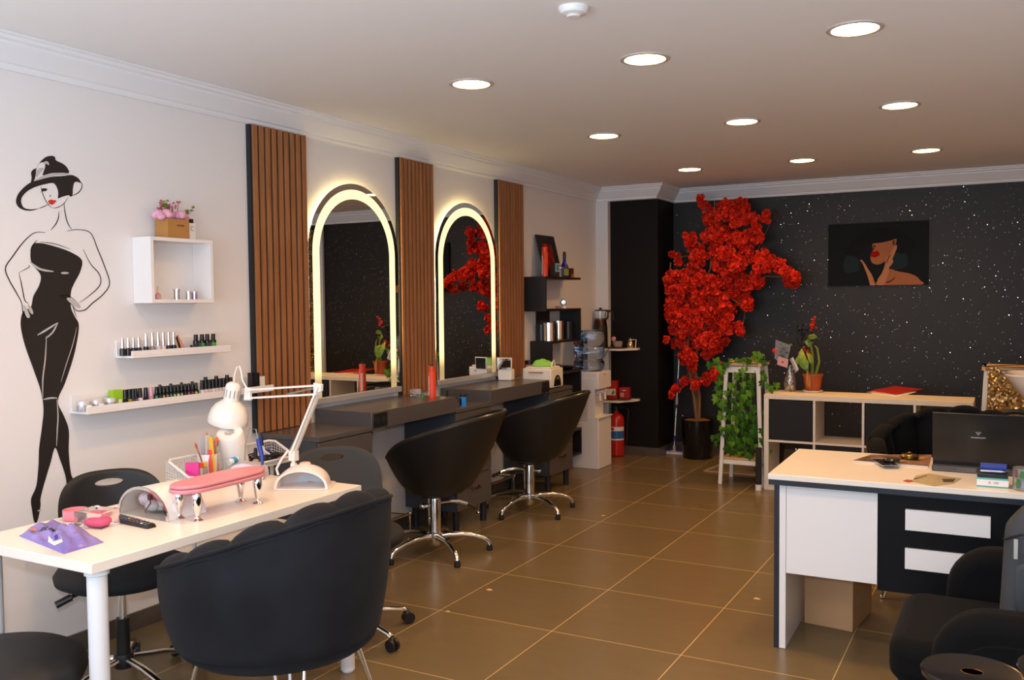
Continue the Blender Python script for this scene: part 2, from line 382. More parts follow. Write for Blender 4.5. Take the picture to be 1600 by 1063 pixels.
def arch_mirror(yc, label):
    t = thing('arched_mirror', label, 'mirror', (0, yc, .905), group='arched lit mirrors')
    R = .425; H = 2.192-.905
    def outline(o):      # arch outline inset by o, local (y,z)
        r = R-o; zs = H-R
        return [(r, .035)]+arc(0, zs, r, 0, PI, 36)+[(-r, .035)]
    MB().prism(outline(0), .030, .036, 'yz').build('glass', MIRR, t, bevel=.001, ang=20)
    a = outline(.036); b = outline(.092); n = len(a); m = MB()
    m.add([(.0366, y, z) for y, z in a]+[(.0366, y, z) for y, z in b]+[(.0372, y, z) for y, z in a]+[(.0372, y, z) for y, z in b],
          [(i, i+1, n+i+1, n+i) for i in range(n-1)]+[(2*n+i, 3*n+i, 3*n+i+1, 2*n+i+1) for i in range(n-1)]+[(i, 2*n+i, 2*n+i+1, i+1) for i in range(n-1)]+[(n+i, n+i+1, 3*n+i+1, 3*n+i) for i in range(n-1)])
    m.build('light_band', BANDM, t, smooth=False)
    a = outline(.045); b = outline(.06); m = MB()
    z = .25; a = [(y, max(zz, z)) for y, zz in a]; b = [(y, max(zz, z)) for y, zz in b]
    m.add([(.012, y, z) for y, z in a]+[(.012, y, z) for y, z in b]+[(.026, y, z) for y, z in a]+[(.026, y, z) for y, z in b],
          [(i, i+1, n+i+1, n+i) for i in range(n-1)]+[(2*n+i, 3*n+i, 3*n+i+1, 2*n+i+1) for i in range(n-1)]+[(i, 2*n+i, 2*n+i+1, i+1) for i in range(n-1)]+[(n+i, n+i+1, 3*n+i+1, 3*n+i) for i in range(n-1)])
    m.build('backlight_strip', STRIP, t, smooth=False)
    MB().prism(outline(.10), .002, .029, 'yz').build('back_frame', mat('mirror_frame_grey', (.3, .3, .3), .5), t, smooth=False)
    MB().box(.002, .052, -.425, .425, 0, .034).build('bottom_ledge', mat('ledge_aluminium', (.62, .64, .68), .35, .6), t, bevel=.002)
    return t
arch_mirror(4.352, 'arched mirror with warm light band, the nearer one, left of the middle slat panel')
arch_mirror(5.635, 'arched mirror with warm light band, the farther one, right of the middle slat panel')

# ================================================================== VANITY COUNTERS AND CABINETS
BRASS = mat('aged_brass', '6f5636', .3, 1)
def counter(y0, y1, label, outlet_at):
    t = thing('vanity_counter', label, 'counter', (0, y0, .78), group='raised grey vanity counters')
    w = y1-y0
    MB().box(.013, .415, 0, w, 0, .098).build('slab', GREY, t, bevel=.0025)
    s = MB(); y = outlet_at
    s.box(.415, .421, y, y+.125, .010, .088)
    o = s.build('power_outlet', BLACKP, t, bevel=.002)
    k = MB()
    for q in (.033, .092): k.cyl((.420, y+q, .049), (.4225, y+q, .049), .021, n=20)
    k.build('socket', mat('socket_black', (.02, .019, .018), .2), o)
    c = MB(); cy = .015 if outlet_at < .3 else w-.015
    for q in (.0, .01): c.cyl((.390+q, cy, -.012), (.390+q, cy, .0), .007, n=12)
    c.cyl((.385, cy-.012, -.014), (.415, cy-.012, -.014), .007, n=12)
    c.build('chrome_bracket', CHROME, t)
    return t
counter(3.985, 4.852, 'raised grey vanity counter under the nearer arched mirror', .012)
counter(5.288, 6.178, 'raised grey vanity counter under the farther arched mirror', .76)
def cabinet(y0, y1, label):
    t = thing('low_drawer_cabinet', label, 'cabinet', (0, y0, 0), group='low grey drawer cabinets')
    w = y1-y0; g = .003
    MB().box(.013, .40, 0, w, .135, .773).build('body', mat('melamine_graphite_side', '3f454f', .4), t, smooth=False)
    MB().box(.013, .418, 0, w, .7735, .800).build('top', GREY, t, bevel=.002)
    zs = [(.138, .345), (.349, .557), (.561, .768)]
    for i, (a, b) in enumerate(zs):
        d = MB().box(.4005, .416, g, w-g, a, b).build('drawer', GREY, t, bevel=.0015)
        if i == 2: continue
        h = MB(); zc = a+.60*(b-a)
        for q in (-.045, .045):
            h.ball((.430, w/2+q, zc), .010, n=10, m=8); h.cyl((.416, w/2+q, zc), (.430, w/2+q, zc), .005, n=8)
        h.tube([(.430, w/2-.045, zc), (.437, w/2, zc-.006), (.430, w/2+.045, zc)], .0045, 8)
        h.build('handle', BRASS, d)
    for x in (.06, .375):
        for y in (.045, w-.045):
            MB().lathe([(.022, 0), (.022, .12), (.024, .135)], 18, (x, y, 0)).build('leg', mat('cabinet_leg_black', '23262c', .4), t)
    return t
cabinet(3.545, 3.984, 'low grey drawer cabinet left of the nearer vanity counter, partly hidden by the lamp')
cabinet(4.853, 5.287, 'low grey drawer cabinet between the two raised vanity counters')
cabinet(6.179, 6.594, 'low grey drawer cabinet right of the farther vanity counter, beside the black cube')
# foot rests: chrome rail under each counter
def foot_rest(y0, y1, x, z, label):
    t = thing('foot_rest', label, 'foot rest', (x, y0, 0), group='chrome foot rests')
    L_ = y1-y0
    m = MB(); m.tube([(-.20, 0, z-.005), (0, 0, z), (0, L_*.5, z), (0, L_, z), (-.20, L_, z-.005)], .010, 10); m.ball((0, 0, z), .014, n=12, m=8); m.ball((0, L_, z), .014, n=12, m=8)
    m.build('rail', CHROME, t)
    for y in (0.0, L_):
        MB().cyl((0, y, 0), (0, y, z), .006, n=10).lathe([(.0, 0), (.022, 0), (.018, .008), (.006, .014), (0, .014)], 16, (0, y, 0)).build('post', CHROME, t)
    return t
foot_rest(4.05, 4.60, .225, .165, 'chrome foot rest rail below the nearer vanity counter')
foot_rest(5.42, 5.95, .225, .165, 'chrome foot rest rail below the farther vanity counter')
# ================================================================== CHAIRS
def salon_chair(name, label, loc, rz, lever_a, leg_a0):
    """black styling chair; local +x is the way the sitter faces"""
    t = thing(name, label, 'chair', loc, rz, group='black styling chairs')
    def shell(inner):
        def fn(u, v):
            a = (u-.5)*2*math.radians(138)            # 0 = back
            back = math.cos(a)
            th = .0 if not inner else .038
            rb = .170; rim = .345+.035*max(back, 0)+.0*v
            zr = .725+.115*back + .015*math.sin(abs(a)*1.2)
            if abs(a) > math.radians(105): zr -= .05*((abs(a)-math.radians(105))/math.radians(33))**2
            zb = .385
            r = rb+(rim-rb)*(v**.74) - th*(1-.55*v**6)
            z = zb+(zr-zb)*(v**1.12) + (0.03*(1-v) if inner else 0)
            cx = -.025-.03*v
            return (cx-r*math.cos(a), r*math.sin(a)*.98, z)
        return fn
    m = MB(); nu, nv = 44, 14
    m.grid(shell(False), nu, nv); m.grid(shell(True), nu, nv)
    o1 = nu*nv
    fs = []
    for i in range(nu-1): fs.append((i*nv+nv-1, (i+1)*nv+nv-1, o1+(i+1)*nv+nv-1, o1+i*nv+nv-1)); fs.append((i*nv, (i+1)*nv, o1+(i+1)*nv, o1+i*nv))
    for e in (0, nu-1):
        for j in range(nv-1): fs.append((e*nv+j, e*nv+j+1, o1+e*nv+j+1, o1+e*nv+j))
    m.add([], []); m.f += fs; m.mi += [0]*len(fs)
    m.build('back_shell', LEATHER, t, ang=60)
    f = shell(False); g = shell(True)
    pts = [(Vector(f(i/60, 1))+Vector(g(i/60, 1)))/2+Vector((0, 0, .002)) for i in range(61)]
    MB().tube(pts, .013, 8).build('rim_piping', mat('rim_piping_black', (.02, .017, .014), .3), t)
    s = MB(); s.lathe([(0, .362), (.12, .362), (.165, .375), (.185, .41), (.205, .455), (.19, .475), (.12, .485), (0, .487)], 36, (-.015, 0, 0)); s.build('seat', LEATHER, t, ang=60)
    MB().lathe([(0, .345), (.09, .345), (.09, .362), (0, .362)], 20).build('seat_plate', BLACKP, t)
    MB().cyl((0, 0, .3), (0, 0, .36), .014, n=16).build('piston', CHROME, t)
    MB().lathe([(.040, .085), (.038, .12), (.038, .322), (.035, .332), (.014, .336), (0, .336)], 28).build('column', CHROME, t)
    l = MB(); c, sn = math.cos(lever_a), math.sin(lever_a)
    pts = [(c*q, sn*q, z) for q, z in ((-.07, .285), (.03, .30), (.09, .305), (.15, .297), (.20, .278))]
    l.tube(pts, .011, 8); l.ball(pts[0], .018, n=12, m=8)
    lv = l.build('pump_lever', CHROME, t)
    e = Vector(pts[-1]); MB().cyl(e, e+Vector((c*.045, sn*.045, -.022)), .010, n=10).ball(e+Vector((c*.05, sn*.05, -.025)), .013, n=12, m=8).build('lever_grip', BLACKP, lv)
    for i in range(5):
        a = leg_a0+i*2*PI/5; c, sn = math.cos(a), math.sin(a)
        b = MB(); prof = [(.02, .10, .020), (.08, .108, .019), (.16, .106, .017), (.23, .095, .0155), (.29, .075, .015), (.318, .055, .0155), (.325, .035, .016)]
        b.tube([(c*r, sn*r, z) for r, z, q in prof], [q for r, z, q in prof], 12)
        lg = b.build('leg', CHROME, t)
        MB().lathe([(.0, 0), (.017, 0), (.018, .004), (.018, .030), (.016, .034), (0, .034)], 16, (c*.325, sn*.325, 0)).build('foot', BLACKR, lg)
    MB().lathe([(0, .045), (.03, .05), (.045, .09), (.045, .125), (.038, .13), (0, .13)], 24).build('hub', CHROME, t)
    return t
salon_chair('styling_chair', 'black leatherette styling chair in front of the nearer vanity counter, chrome star base', (.53, 4.42, 0), math.radians(191), math.radians(191+25), math.radians(-106-191))
salon_chair('styling_chair', 'black leatherette styling chair in front of the farther vanity counter, chrome star base', (.53, 5.62, 0), math.radians(190), math.radians(20), math.radians(-98-190))

def shell_chair(label, loc, rz, velvet, lobes=9, hb=.90, ha=.66, rtop=.37, rbot=.32, zb=.40):
    """scalloped velvet tub chair on hairpin legs; local +x faces forward, open front"""
    t = thing('velvet_tub_chair', label, 'chair', loc, rz)
    A = math.radians(128)
    def rimz(a): return ha+(hb-ha)*((1+math.cos(a))/2)**1.1
    def outer(u, v):
        a = (u-.5)*2*A; z = zb+(rimz(a)-.035-zb)*v
        r = rbot+(rtop-rbot)*v**.8+.012*math.sin(PI*v)
        if v < .06: r -= (.06-v)*.5
        return (-r*math.cos(a), r*math.sin(a), z)
    m = MB(); nu, nv = 60, 16; m.grid(outer, nu, nv)
    def inn(u, v):
        a = (u-.5)*2*A; z = zb+(rimz(a)-.04-zb)*v; r = (rbot+(rtop-rbot)*v**.8)-.03
        return (-r*math.cos(a), r*math.sin(a), z)
    m.grid(inn, nu, nv); o1 = nu*nv; fs = []
    for i in range(nu-1): fs += [(i*nv+nv-1, (i+1)*nv+nv-1, o1+(i+1)*nv+nv-1, o1+i*nv+nv-1), (i*nv, (i+1)*nv, o1+(i+1)*nv, o1+i*nv)]
    for e in (0, nu-1):
        for j in range(nv-1): fs.append((e*nv+j, e*nv+j+1, o1+e*nv+j+1, o1+e*nv+j))
    m.f += fs; m.mi += [0]*len(fs)
    m.build('back_shell', velvet, t, ang=60)
    pts = [Vector(outer(i/80, 1))+Vector((0, 0, .004)) for i in range(81)]
    MB().tube(pts, .007, 8).build('piping', velvet, t)
    # padded scallops along the inside, rolling over the rim
    def pad(k):
        def fn(u, v):
            a0 = -A+2*A*(k+.0)/lobes; a1 = -A+2*A*(k+1.0)/lobes; a = a0+(a1-a0)*u
            bul = math.sin(PI*u)**.6
            # v goes from inside bottom, up, over the top and down to the piping
            zc = rimz(a)+.016*bul - .012
            if v < .6:
                w = v/.6; z = .46+(zc-.03-.46)*w; r = rbot-.035+(rtop-rbot)*w-.060*bul*(1-.15*w)
            else:
                w = (v-.6)/.4; th = PI*w; mid = rtop-.042; rad = .038+.008*bul
                r = mid-rad*math.cos(th); z = zc-.03+ (.026+.012*bul)*math.sin(th)*1.0 - .018*w
            return (-r*math.cos(a), r*math.sin(a), z)
        return fn
    m = MB()
    for k in range(lobes): m.grid(pad(k), 9, 22)
    m.build('scalloped_padding', velvet, t, ang=75)
    s = MB(); s.lathe([(0, zb-.02), (.29, zb-.02), (.315, zb), (.32, zb+.03), (.30, zb+.045), (0, zb+.045)], 40); s.build('seat_base', velvet, t)
    s = MB(); s.lathe([(0, zb+.046), (.25, zb+.046), (.272, zb+.065), (.272, zb+.10), (.25, zb+.12), (.12, zb+.135), (0, zb+.137)], 40, (.03, 0, 0)); s.build('seat', velvet, t, ang=60)
    for a in (40, 140, 220, 320):
        c, sn = math.cos(math.radians(a)), math.sin(math.radians(a)); m = MB()
        foot = Vector((c*.36, sn*.36, .006)); n = Vector((-sn, c, 0)); inw = Vector((c, sn, 0))
        for q in (-.045, 0, .045):
            top = Vector((c*.24, sn*.24, zb-.02))+n*q; b = foot+n*q*.28+inw*(.0 if q else -.01)
            m.tube([top, top.lerp(b, .5), b], .0055, 8)
        m.tube([foot+n*-.0126, foot+inw*.012, foot+n*.0126], .0055, 8); m.ball(foot+inw*.008, .010, n=10, m=6)
        m.build('leg', CHROME, t)
    return t
shell_chair('charcoal velvet scalloped tub chair in the foreground, its back to the camera', (1.40, 2.20, 0), PI, VELVET)
shell_chair('dark velvet scalloped tub chair behind the white and black desk, beside the open laptop', (3.23, 4.98, 0), math.radians(-100), VELVB, hb=.91, ha=.70, rtop=.38)

MESHF = mat('office_mesh_grey', (.035, .038, .042), .75, bump=(700, .5, .002))
def office_chair(label, loc, rz, back_w, back_h, zc, fabric, tilt, seat_z=.47, legs0=0.0, wheels=True):
    """task chair: local +x faces forward; rounded back with an oval grip hole"""
    t = thing('office_chair', label, 'chair', loc, rz, group='small swivel office chairs')
    # back panel, outline with hole, curved
    no = 64; hw, hh = back_w/2, back_h/2
    def outl(i):
        a = 2*PI*i/no; c, s_ = math.cos(a), math.sin(a); p = .62
        return (hw*math.copysign(abs(c)**p, c), hh*math.copysign(abs(s_)**p, s_))
    def hole(i):
        a = 2*PI*i/no; return (.055*math.cos(a), hh*.70+.016*math.sin(a))
    def P3(y, z, off): return (-.20+.16*(abs(y)/hw)**2*.45-off-(z)*tilt, y, zc+z)
    m = MB(); rings = []
    R = 5
    vs = []
    for side, off in ((0, 0.0), (1, .030)):
        for k in range(R+1):
            w = k/R
            for i in range(no):
                (y0, z0), (y1, z1) = hole(i), outl(i)
                y = y0+(y1-y0)*w; z = z0+(z1-z0)*w; rnd = .012*(max(0, w-.8)/.2)**2
                vs.append(P3(y, z, off+(-rnd if side else rnd)))
    fs = []; S = (R+1)*no
    for side in (0, 1):
        for k in range(R):
            for i in range(no):
                a = side*S+k*no+i; b = side*S+k*no+(i+1) % no; fs.append((a, b, b+no, a+no))
    for k in (0, R):
        for i in range(no): a = k*no+i; b = k*no+(i+1) % no; fs.append((a, b, S+b, S+a))
    m.add(vs, fs); m.build('backrest', fabric, t, ang=60)
    if fabric is MESHF: pass
    s = MB(); s.lathe([(0, seat_z-.055), (.20, seat_z-.055), (.235, seat_z-.035), (.24, seat_z-.01), (.225, seat_z+.012), (.12, seat_z+.02), (0, seat_z+.021)], 36, (.03, 0, 0), sy=1.02); s.build('seat', mat('seat_fabric_black', (.012, .012, .013), .85), t, ang=60)
    MB().tube([(-.05, 0, seat_z-.06), (-.20, 0, seat_z-.07), (-.25, 0, seat_z), (-.225-0*tilt, 0, zc-hh*.3)], .016, 10, flat=.6).build('back_bracket', BLACKP, t)
    MB().box(-.09, .07, -.06, .06, seat_z-.085, seat_z-.055).build('mechanism', BLACKP, t, bevel=.005)
    MB().tube([(0, -.05, seat_z-.075), (.0, -.15, seat_z-.085), (.01, -.20, seat_z-.10)], .008, 8).cyl((.008, -.18, seat_z-.093), (.012, -.235, seat_z-.113), .014, n=10).build('height_lever', BLACKP, t)
    MB().cyl((0, 0, .22), (0, 0, seat_z-.085), .0145, n=16).build('gas_lift', CHROME, t)
    MB().cyl((0, 0, .10), (0, 0, .26), .025, n=18).build('lift_sleeve', BLACKP, t)
    MB().lathe([(0, .065), (.035, .065), (.04, .10), (.034, .12), (0, .12)], 20).build('hub', BLACKP, t)
    for i in range(5):
        a = legs0+i*2*PI/5; c, sn = math.cos(a), math.sin(a)
        lg = MB().tube([(c*.03, sn*.03, .098), (c*.15, sn*.15, .092), (c*.27, sn*.27, .070), (c*.285, sn*.285, .06)], [.015, .0145, .013, .012], 10, flat=.8).build('leg', CHROME, t)
        w = MB(); q = Vector((c*.29, sn*.29, .027)); n = Vector((-sn, c, 0))
        for k in (-1, 1): w.cyl(q+n*(.005*k), q+n*(.020*k), .026, n=18)
        w.ball((c*.285, sn*.285, .045), .016, n=10, m=6)
        w.build('castor', BLACKP, lg)
    return t
BPLASTIC = mat('office_back_black', (.011, .0105, .010), .55)
office_chair('black office chair between the wall and the nail table, oval grip hole in its back', (.455, 2.335, 0), math.radians(-28), .40, .34, .640, BPLASTIC, .10, legs0=-2.2)
office_chair('dark grey mesh office chair behind the far end of the nail table', (.92, 3.14, 0), math.radians(-35), .42, .30, .66, MESHF, .35, legs0=.4)

# ------------------------------------------------------------------ round pouf stool at the lower left
t = thing('round_stool', 'black padded round stool cut off at the lower left corner', 'stool', (.888, 1.548, 0))
MB().lathe([(0, .36), (.21, .36), (.25, .375), (.262, .405), (.255, .435), (.22, .455), (.11, .465), (0, .467)], 48).build('seat', mat('stool_seat_charcoal', (.010, .011, .012), .6), t, ang=60)
MB().cyl((0, 0, .10), (0, 0, .36), .025, n=18).build('column', BLACKP, t)
for i in range(5):
    a = i*2*PI/5+.5; c, sn = math.cos(a), math.sin(a)
    lg = MB().tube([(c*.02, sn*.02, .10), (c*.15, sn*.15, .09), (c*.25, sn*.25, .06)], .014, 10).build('leg', CHROME, t)
    MB().cyl((c*.25-sn*-.018, sn*.25+c*-.018, .026), (c*.25-sn*.018, sn*.25+c*.018, .026), .026, n=16).build('castor', BLACKP, lg)

# ------------------------------------------------------------------ black velvet armchair, lower right
t = thing('velvet_armchair', 'black velvet armchair at lower right in front of the desk, backpack on its seat', 'armchair', (3.62, 3.22, 0))
def softbox(m, x0, x1, y0, y1, z0, z1, r=.06, n=5):
    m.prism(rrect(x0, x1, y0, y1, r, n), z0, z1, 'xy')
# the chair faces -x; arms run along x on both sides
m = MB(); m.prism(rrect(-.43, .34, -.30, .30, .05), .10, .30, 'xy'); m.build('seat_frame', VELVB, t, bevel=.03, seg=4)
m = MB(); m.prism(rrect(-.45, .28, -.285, .285, .08), .30, .44, 'xy'); m.build('seat', VELVB, t, bevel=.045, seg=5)
def arm_outline(): return [(-.33, .08), (-.32, .44)]+[(-.32+.16*(1-math.cos(q)), .44+.16*math.sin(q)) for q in [PI/2*i/8 for i in range(1, 9)]]+[(.0, .605), (.30, .60), (.44, .58), (.44, .08)]
for s_ in (-1, 1):
    m = MB(); y = (.30, .43) if s_ > 0 else (-.43, -.30); m.prism(arm_outline(), y[0], y[1], 'xz'); m.build('arm', VELVB, t, bevel=.045, seg=5)
    inset = [(x*.78-.02, .08+(z-.08)*.86) for x, z in arm_outline()]
    m = MB(); y = (.425, .437) if s_ > 0 else (-.437, -.425); m.prism(inset, y[0], y[1], 'xz'); m.build('arm_panel', VELVB, t, bevel=.01, seg=3)
m = MB(); m.prism([(.27, .30), (.24, .62), (.26, .72), (.31, .755), (.38, .75), (.43, .66), (.44, .31)], -.295, .295, 'xz'); m.build('backrest', VELVB, t, bevel=.06, seg=5)
for x in (-.30, .38):
    for y in (-.34, .34): MB().lathe([(.014, 0), (.022, .10), (0, .10)], 14, (x, y, 0)).build('leg', BLACKP, t)
# ================================================================== WHITE AND BLACK DESK
DW = mat('desk_white', (.80, .78, .77), .25); DBK = mat('desk_black', (.006, .006, .007), .35, spec=.15); DNV = mat('desk_edge_navy', '1d222c', .35)
desk = thing('office_desk', 'white and black office desk at the right, laptop on top and carton underneath', 'desk', (2.606, 3.825, 0), math.radians(1.2))
MB().box(0, 1.36, 0, .705, .727, .750).build('worktop', mat('desk_top_white', (.80, .74, .66), .30), desk, bevel=.002)
MB().box(.003, 1.357, .003, .70, .705, .727).build('worktop_underlayer', DNV, desk, smooth=False)
for x0, s_ in ((.018, 1), (1.342, -1)):
    a, b = (x0, x0+.022*s_); c = x0+.048*s_
    l = MB().box(min(a, b), max(a, b), .04, .66, 0, .704).build('side_panel_outer', DNV, desk, smooth=False)
    MB().box(min(b, c), max(b, c), .041, .659, .002, .704).build('side_panel', DW, desk, smooth=False)
MB().box(.067, .425, .045, .063, .325, .704).build('modesty_panel', DW, desk, bevel=.001, smooth=False)
MB().box(.935, 1.293, .045, .063, .325, .704).build('modesty_panel', DW, desk, bevel=.001, smooth=False)
cp = MB().box(.425, .935, .055, .073, .30, .704).build('centre_panel', DBK, desk, smooth=False)
for z in (.560, .404):
    MB().box(.528, .828, .040, .0545, z, z+.083).build('white_slat', DW, desk, bevel=.001, smooth=False)
# carton under the desk
CARD = mat('cardboard', 'c2956a', .75, noise=(4, 'b48659', .6), bump=(80, .1, .001))
cb = thing('cardboard_box', 'brown cardboard carton standing on the floor under the desk', 'box', (2.680, 4.225, 0), math.radians(-7))
MB().box(0, .215, 0, .32, 0, .33).build('carton', CARD, cb, bevel=.002)
MB().box(.085, .135, -.0006, .3206, .3302, .3307).box(.085, .135, -.0008, -.0002, .25, .33).box(.2152, .2157, .06, .26, .10, .14).build('packing_tape', mat('packing_tape', 'b79a78', .3), cb, smooth=False)
MB().box(-.0, .215, .155, .165, .3301, .3306).build('flap_gap', mat('flap_dark', '5b4633', .8), cb, smooth=False)

# ------------------------------------------------------------------ laptop, seen from behind
lt = thing('laptop', 'open black laptop on the desk, lid back to the camera with a triangle logo', 'laptop', (3.385, 4.19, .7505))
MB().box(-.18, .18, 0, .25, .0, .024).build('base', mat('laptop_dark_grey', (.045, .042, .040), .4), lt, bevel=.003)
g = MB()
for i in range(9):
    for j in range(3): g.box(-.085+i*.0185, -.085+i*.0185+.012, -.0012, .0005, .004+j*.0062, .0085+j*.0062)
g.build('rear_vent', mat('vent_brass_black', (.09, .07, .05), .3, 1), lt, smooth=False)
kb = MB()
for i in range(14):
    for j in range(5): kb.cbox(-.145+i*.0223, .085+j*.022, .0252, .019, .018, .0022)
kb.build('keyboard', BLACKP, lt, smooth=False)
MB().hexa([(-.178, .030, .022), (.178, .030, .022), (.178, .037, .022), (-.178, .037, .022)], [(-.178, -.022, .250), (.178, -.022, .250), (.178, -.015, .252), (-.178, -.015, .252)]).build('lid', mat('laptop_lid_black', (.012, .0112, .0105), .28), lt, bevel=.002)
def lid_pt(u, z, off): # on the lid's back
    k = (z-.022)/(.25-.022); return Vector((u, .030-.052*k-off, z))
lg = MB()
def tri_frame(m, cx, cz, r, w):
    A = [(cx-r, cz+r*.62), (cx+r, cz+r*.62), (cx, cz-r*.78)]; Bq = [(cx+(x-cx)*w, cz+(z-cz-r*.12)*w+r*.12) for x, z in A]
    vs = [lid_pt(x, z, .0008) for x, z in A]+[lid_pt(x, z, .0008) for x, z in Bq]
    m.add(vs, [(0, 1, 4, 3), (1, 2, 5, 4), (2, 0, 3, 5)])
tri_frame(lg, -.006, .168, .0115, .62); tri_frame(lg, -.006, .1685, .0045, .1)
lg.build('lid_logo', mat('logo_silver', (.30, .31, .31), .4, .5), lt, smooth=False)
text_mesh('THUNDEROBOT', .0075, 'lid_wordmark', MATS['logo_silver'], lt, tuple(lid_pt(-.006, .150, .001)), (math.radians(90-12.8), 0, 0))
MB().tube([(-.17, .034, .021), (.17, .034, .021)], .007, 10).build('hinge', BLACKP, lt)

# ------------------------------------------------------------------ things lying on the desk
Z = .7505
MAGM = mat('magazine_cover_print', '211d1c', .35, noise=(16, 'a0714f', .9))
mg = thing('magazine', 'open glossy magazine with dark and skin toned pictures, left of the laptop', 'magazine', (0, 0, 0))
q = [on_z(1333, 722, Z), on_z(1450, 731, Z), on_z(1456, 713, Z), on_z(1361, 713, Z)]
def sheet(m, q, z0, z1, nu=12, nv=8, wob=0):
    def P(u, v, z): a = q[0].lerp(q[1], u); b = q[3].lerp(q[2], u); p = a.lerp(b, v); return (p.x, p.y, z+wob*math.sin(u*PI*2)*math.sin(v*3))
    for z in (z0, z1): m.grid(lambda u, v: P(u, v, z), nu, nv)
    n = nu*nv; e = [i*nv for i in range(nu)]+[(nu-1)*nv+j for j in range(1, nv)]+[i*nv+nv-1 for i in range(nu-2, -1, -1)]+[j for j in range(nv-2, 0, -1)]
    o = len(m.v)-2*n; m.f += [(o+a, o+b, o+n+b, o+n+a) for a, b in zip(e, e[1:]+e[:1])]; m.mi += [m.cur]*len(e)
m = MB(); sheet(m, q, Z, Z+.006); m.build('pages', mat('magazine_paper', 'cfc6bc', .5), mg)
m = MB(); sheet(m, q, Z+.0062, Z+.0075, wob=.0); m.build('cover', MAGM, mg)
m = MB(); c1 = on_z(1400, 720, Z+.0078); c2 = on_z(1446, 716, Z+.0078); d_ = (c2-c1).normalized(); n_ = Vector((-d_.y, d_.x, 0))
m.add([c1-n_*.022, c1+(c2-c1)*.5-n_*.026, c2+n_*.0, c2+n_*.014, c1+(c2-c1)*.5+n_*.012, c1+n_*.0], [(0, 1, 2, 3, 4, 5)]); m.build('printed_figure', mat('print_skin', 'c98e66', .4), mg, smooth=False)
def slab_px(name, label, cat, pts, z, h, material, bevel=.003, extra=None):
    P = [on_z(x, y, z) for x, y in pts]; c = sum(P, Vector())/len(P); t = thing(name, label, cat, (c.x, c.y, z))
    m = MB(); m.prism([(p.x-c.x, p.y-c.y) for p in P], 0, h, 'xy'); m.build('body', material, t, bevel=bevel)
    if extra: extra(t, c)
    return t
def scr(t, c):
    MB().prism([(-.055, -.006), (.028, -.075), (.062, -.058), (-.01, .062)], .0081, .0088, 'xy').build('screen', mat('screen_glass', (.01, .01, .012), .1), t, smooth=False)
tb = slab_px('tablet', 'silver edged tablet lying on the corner of the magazine', 'tablet', [(1360, 718), (1378, 729), (1406, 729), (1388, 719)], Z+.0078, .008, mat('tablet_silver', (.55, .57, .60), .3, .6))
P = [on_z(x, y, Z+.0158) for x, y in [(1362, 717), (1379, 727.5), (1404, 727.5), (1387, 718)]]; c = tb.location
MB().prism([(p.x-c.x, p.y-c.y) for p in P], .0081, .0086, 'xy').build('screen', mat('screen_glass', (.01, .01, .012), .1), tb, smooth=False)
c = on_z(1393, 721, Z+.017); t = thing('compact_case', 'round black compact lying on the tablet', 'compact', (c.x, c.y, Z+.0166))
MB().lathe([(0, 0), (.030, 0), (.035, .004), (.035, .009), (.028, .013), (0, .014)], 28).build('case', mat('gloss_black', (.01, .01, .01), .12), t)
MB().lathe([(.018, .0139), (.021, .0145), (.024, .0136)], 28).build('ring', BRASS, t)
c = on_z(1421, 716, Z+.012); t = thing('brass_ashtray', 'small round brass dish with a knob on the magazine beside the laptop', 'dish', (c.x, c.y, Z+.0076))
DARKB = mat('dark_brass', (.22, .15, .04), .25, 1)
MB().lathe([(0, 0), (.032, 0), (.041, .008), (.041, .016), (.033, .022), (0, .024)], 30).build('dish', DARKB, t)
MB().lathe([(0, .024), (.007, .024), (.009, .030), (0, .034)], 16).build('knob', DARKB, t)
# printed sticker on the desk top
st = thing('desk_sticker', 'worn printed paper map sticker on the front of the white desktop', 'sticker', (0, 0, 0))
def pr(pts, z, z2, material, nm):
    P = [on_z(x, y, Z) for x, y in pts]; return MB().prism([(p.x, p.y) for p in P], z, z2, 'xy').build(nm, material, st, smooth=False)
pr([(1431, 744), (1452, 740), (1478, 745), (1503, 748), (1490, 756), (1460, 760), (1424, 753)], Z+.0002, Z+.0008, mat('sticker_paper', 'b3a581', .5, noise=(60, '9c8f6e', .8)), 'paper')
pr([(1411, 752), (1416, 750), (1425, 750.5), (1427, 753), (1419, 754.5)], Z+.0002, Z+.0012, mat('sticker_red', 'a24a3a', .5), 'red_mark')
pr([(1427, 749), (1449, 743), (1449, 744), (1430, 750)], Z+.0009, Z+.0013, mat('sticker_ink', '4a4034', .6), 'lettering')
pr([(1472, 749), (1493, 749), (1489, 754), (1474, 754)], Z+.0009, Z+.0013, mat('sticker_ink', '4a4034', .6), 'lettering')
# stack box with pens on top
bx = thing('paper_box', 'teal and white box with red lettering at the right edge of the desk', 'box', (3.383, 3.915, Z), math.radians(2))
MB().box(0, .108, 0, .075, 0, .036).build('carton', mat('box_teal', '5fb3a4', .4), bx, bevel=.001)
MB().box(-.0004, .1084, -.0006, .0, .006, .029).build('white_band', DW, bx, smooth=False)
text_mesh('A', .014, 'lettering', mat('letter_red', 'b23a34', .5), bx, (.044, -.0008, .0175), (PI/2, 0, 0), .0002)
text_mesh('450', .011, 'lettering', mat('letter_brown', '7a4a48', .5), bx, (.066, -.0008, .0175), (PI/2, 0, 0), .0002)
tr = thing('pen_tray', 'black tray of blue cards and pens on top of the teal box', 'tray', (3.386, 3.918, Z+.0362), math.radians(2))
MB().hexa([(0, 0, 0), (.100, 0, 0), (.100, .07, 0), (0, .07, 0)], [(-.004, -.004, .016), (.104, -.004, .014), (.104, .074, .022), (-.004, .074, .024)]).build('tray', mat('tray_black', (.02, .025, .035), .3), tr, bevel=.002)
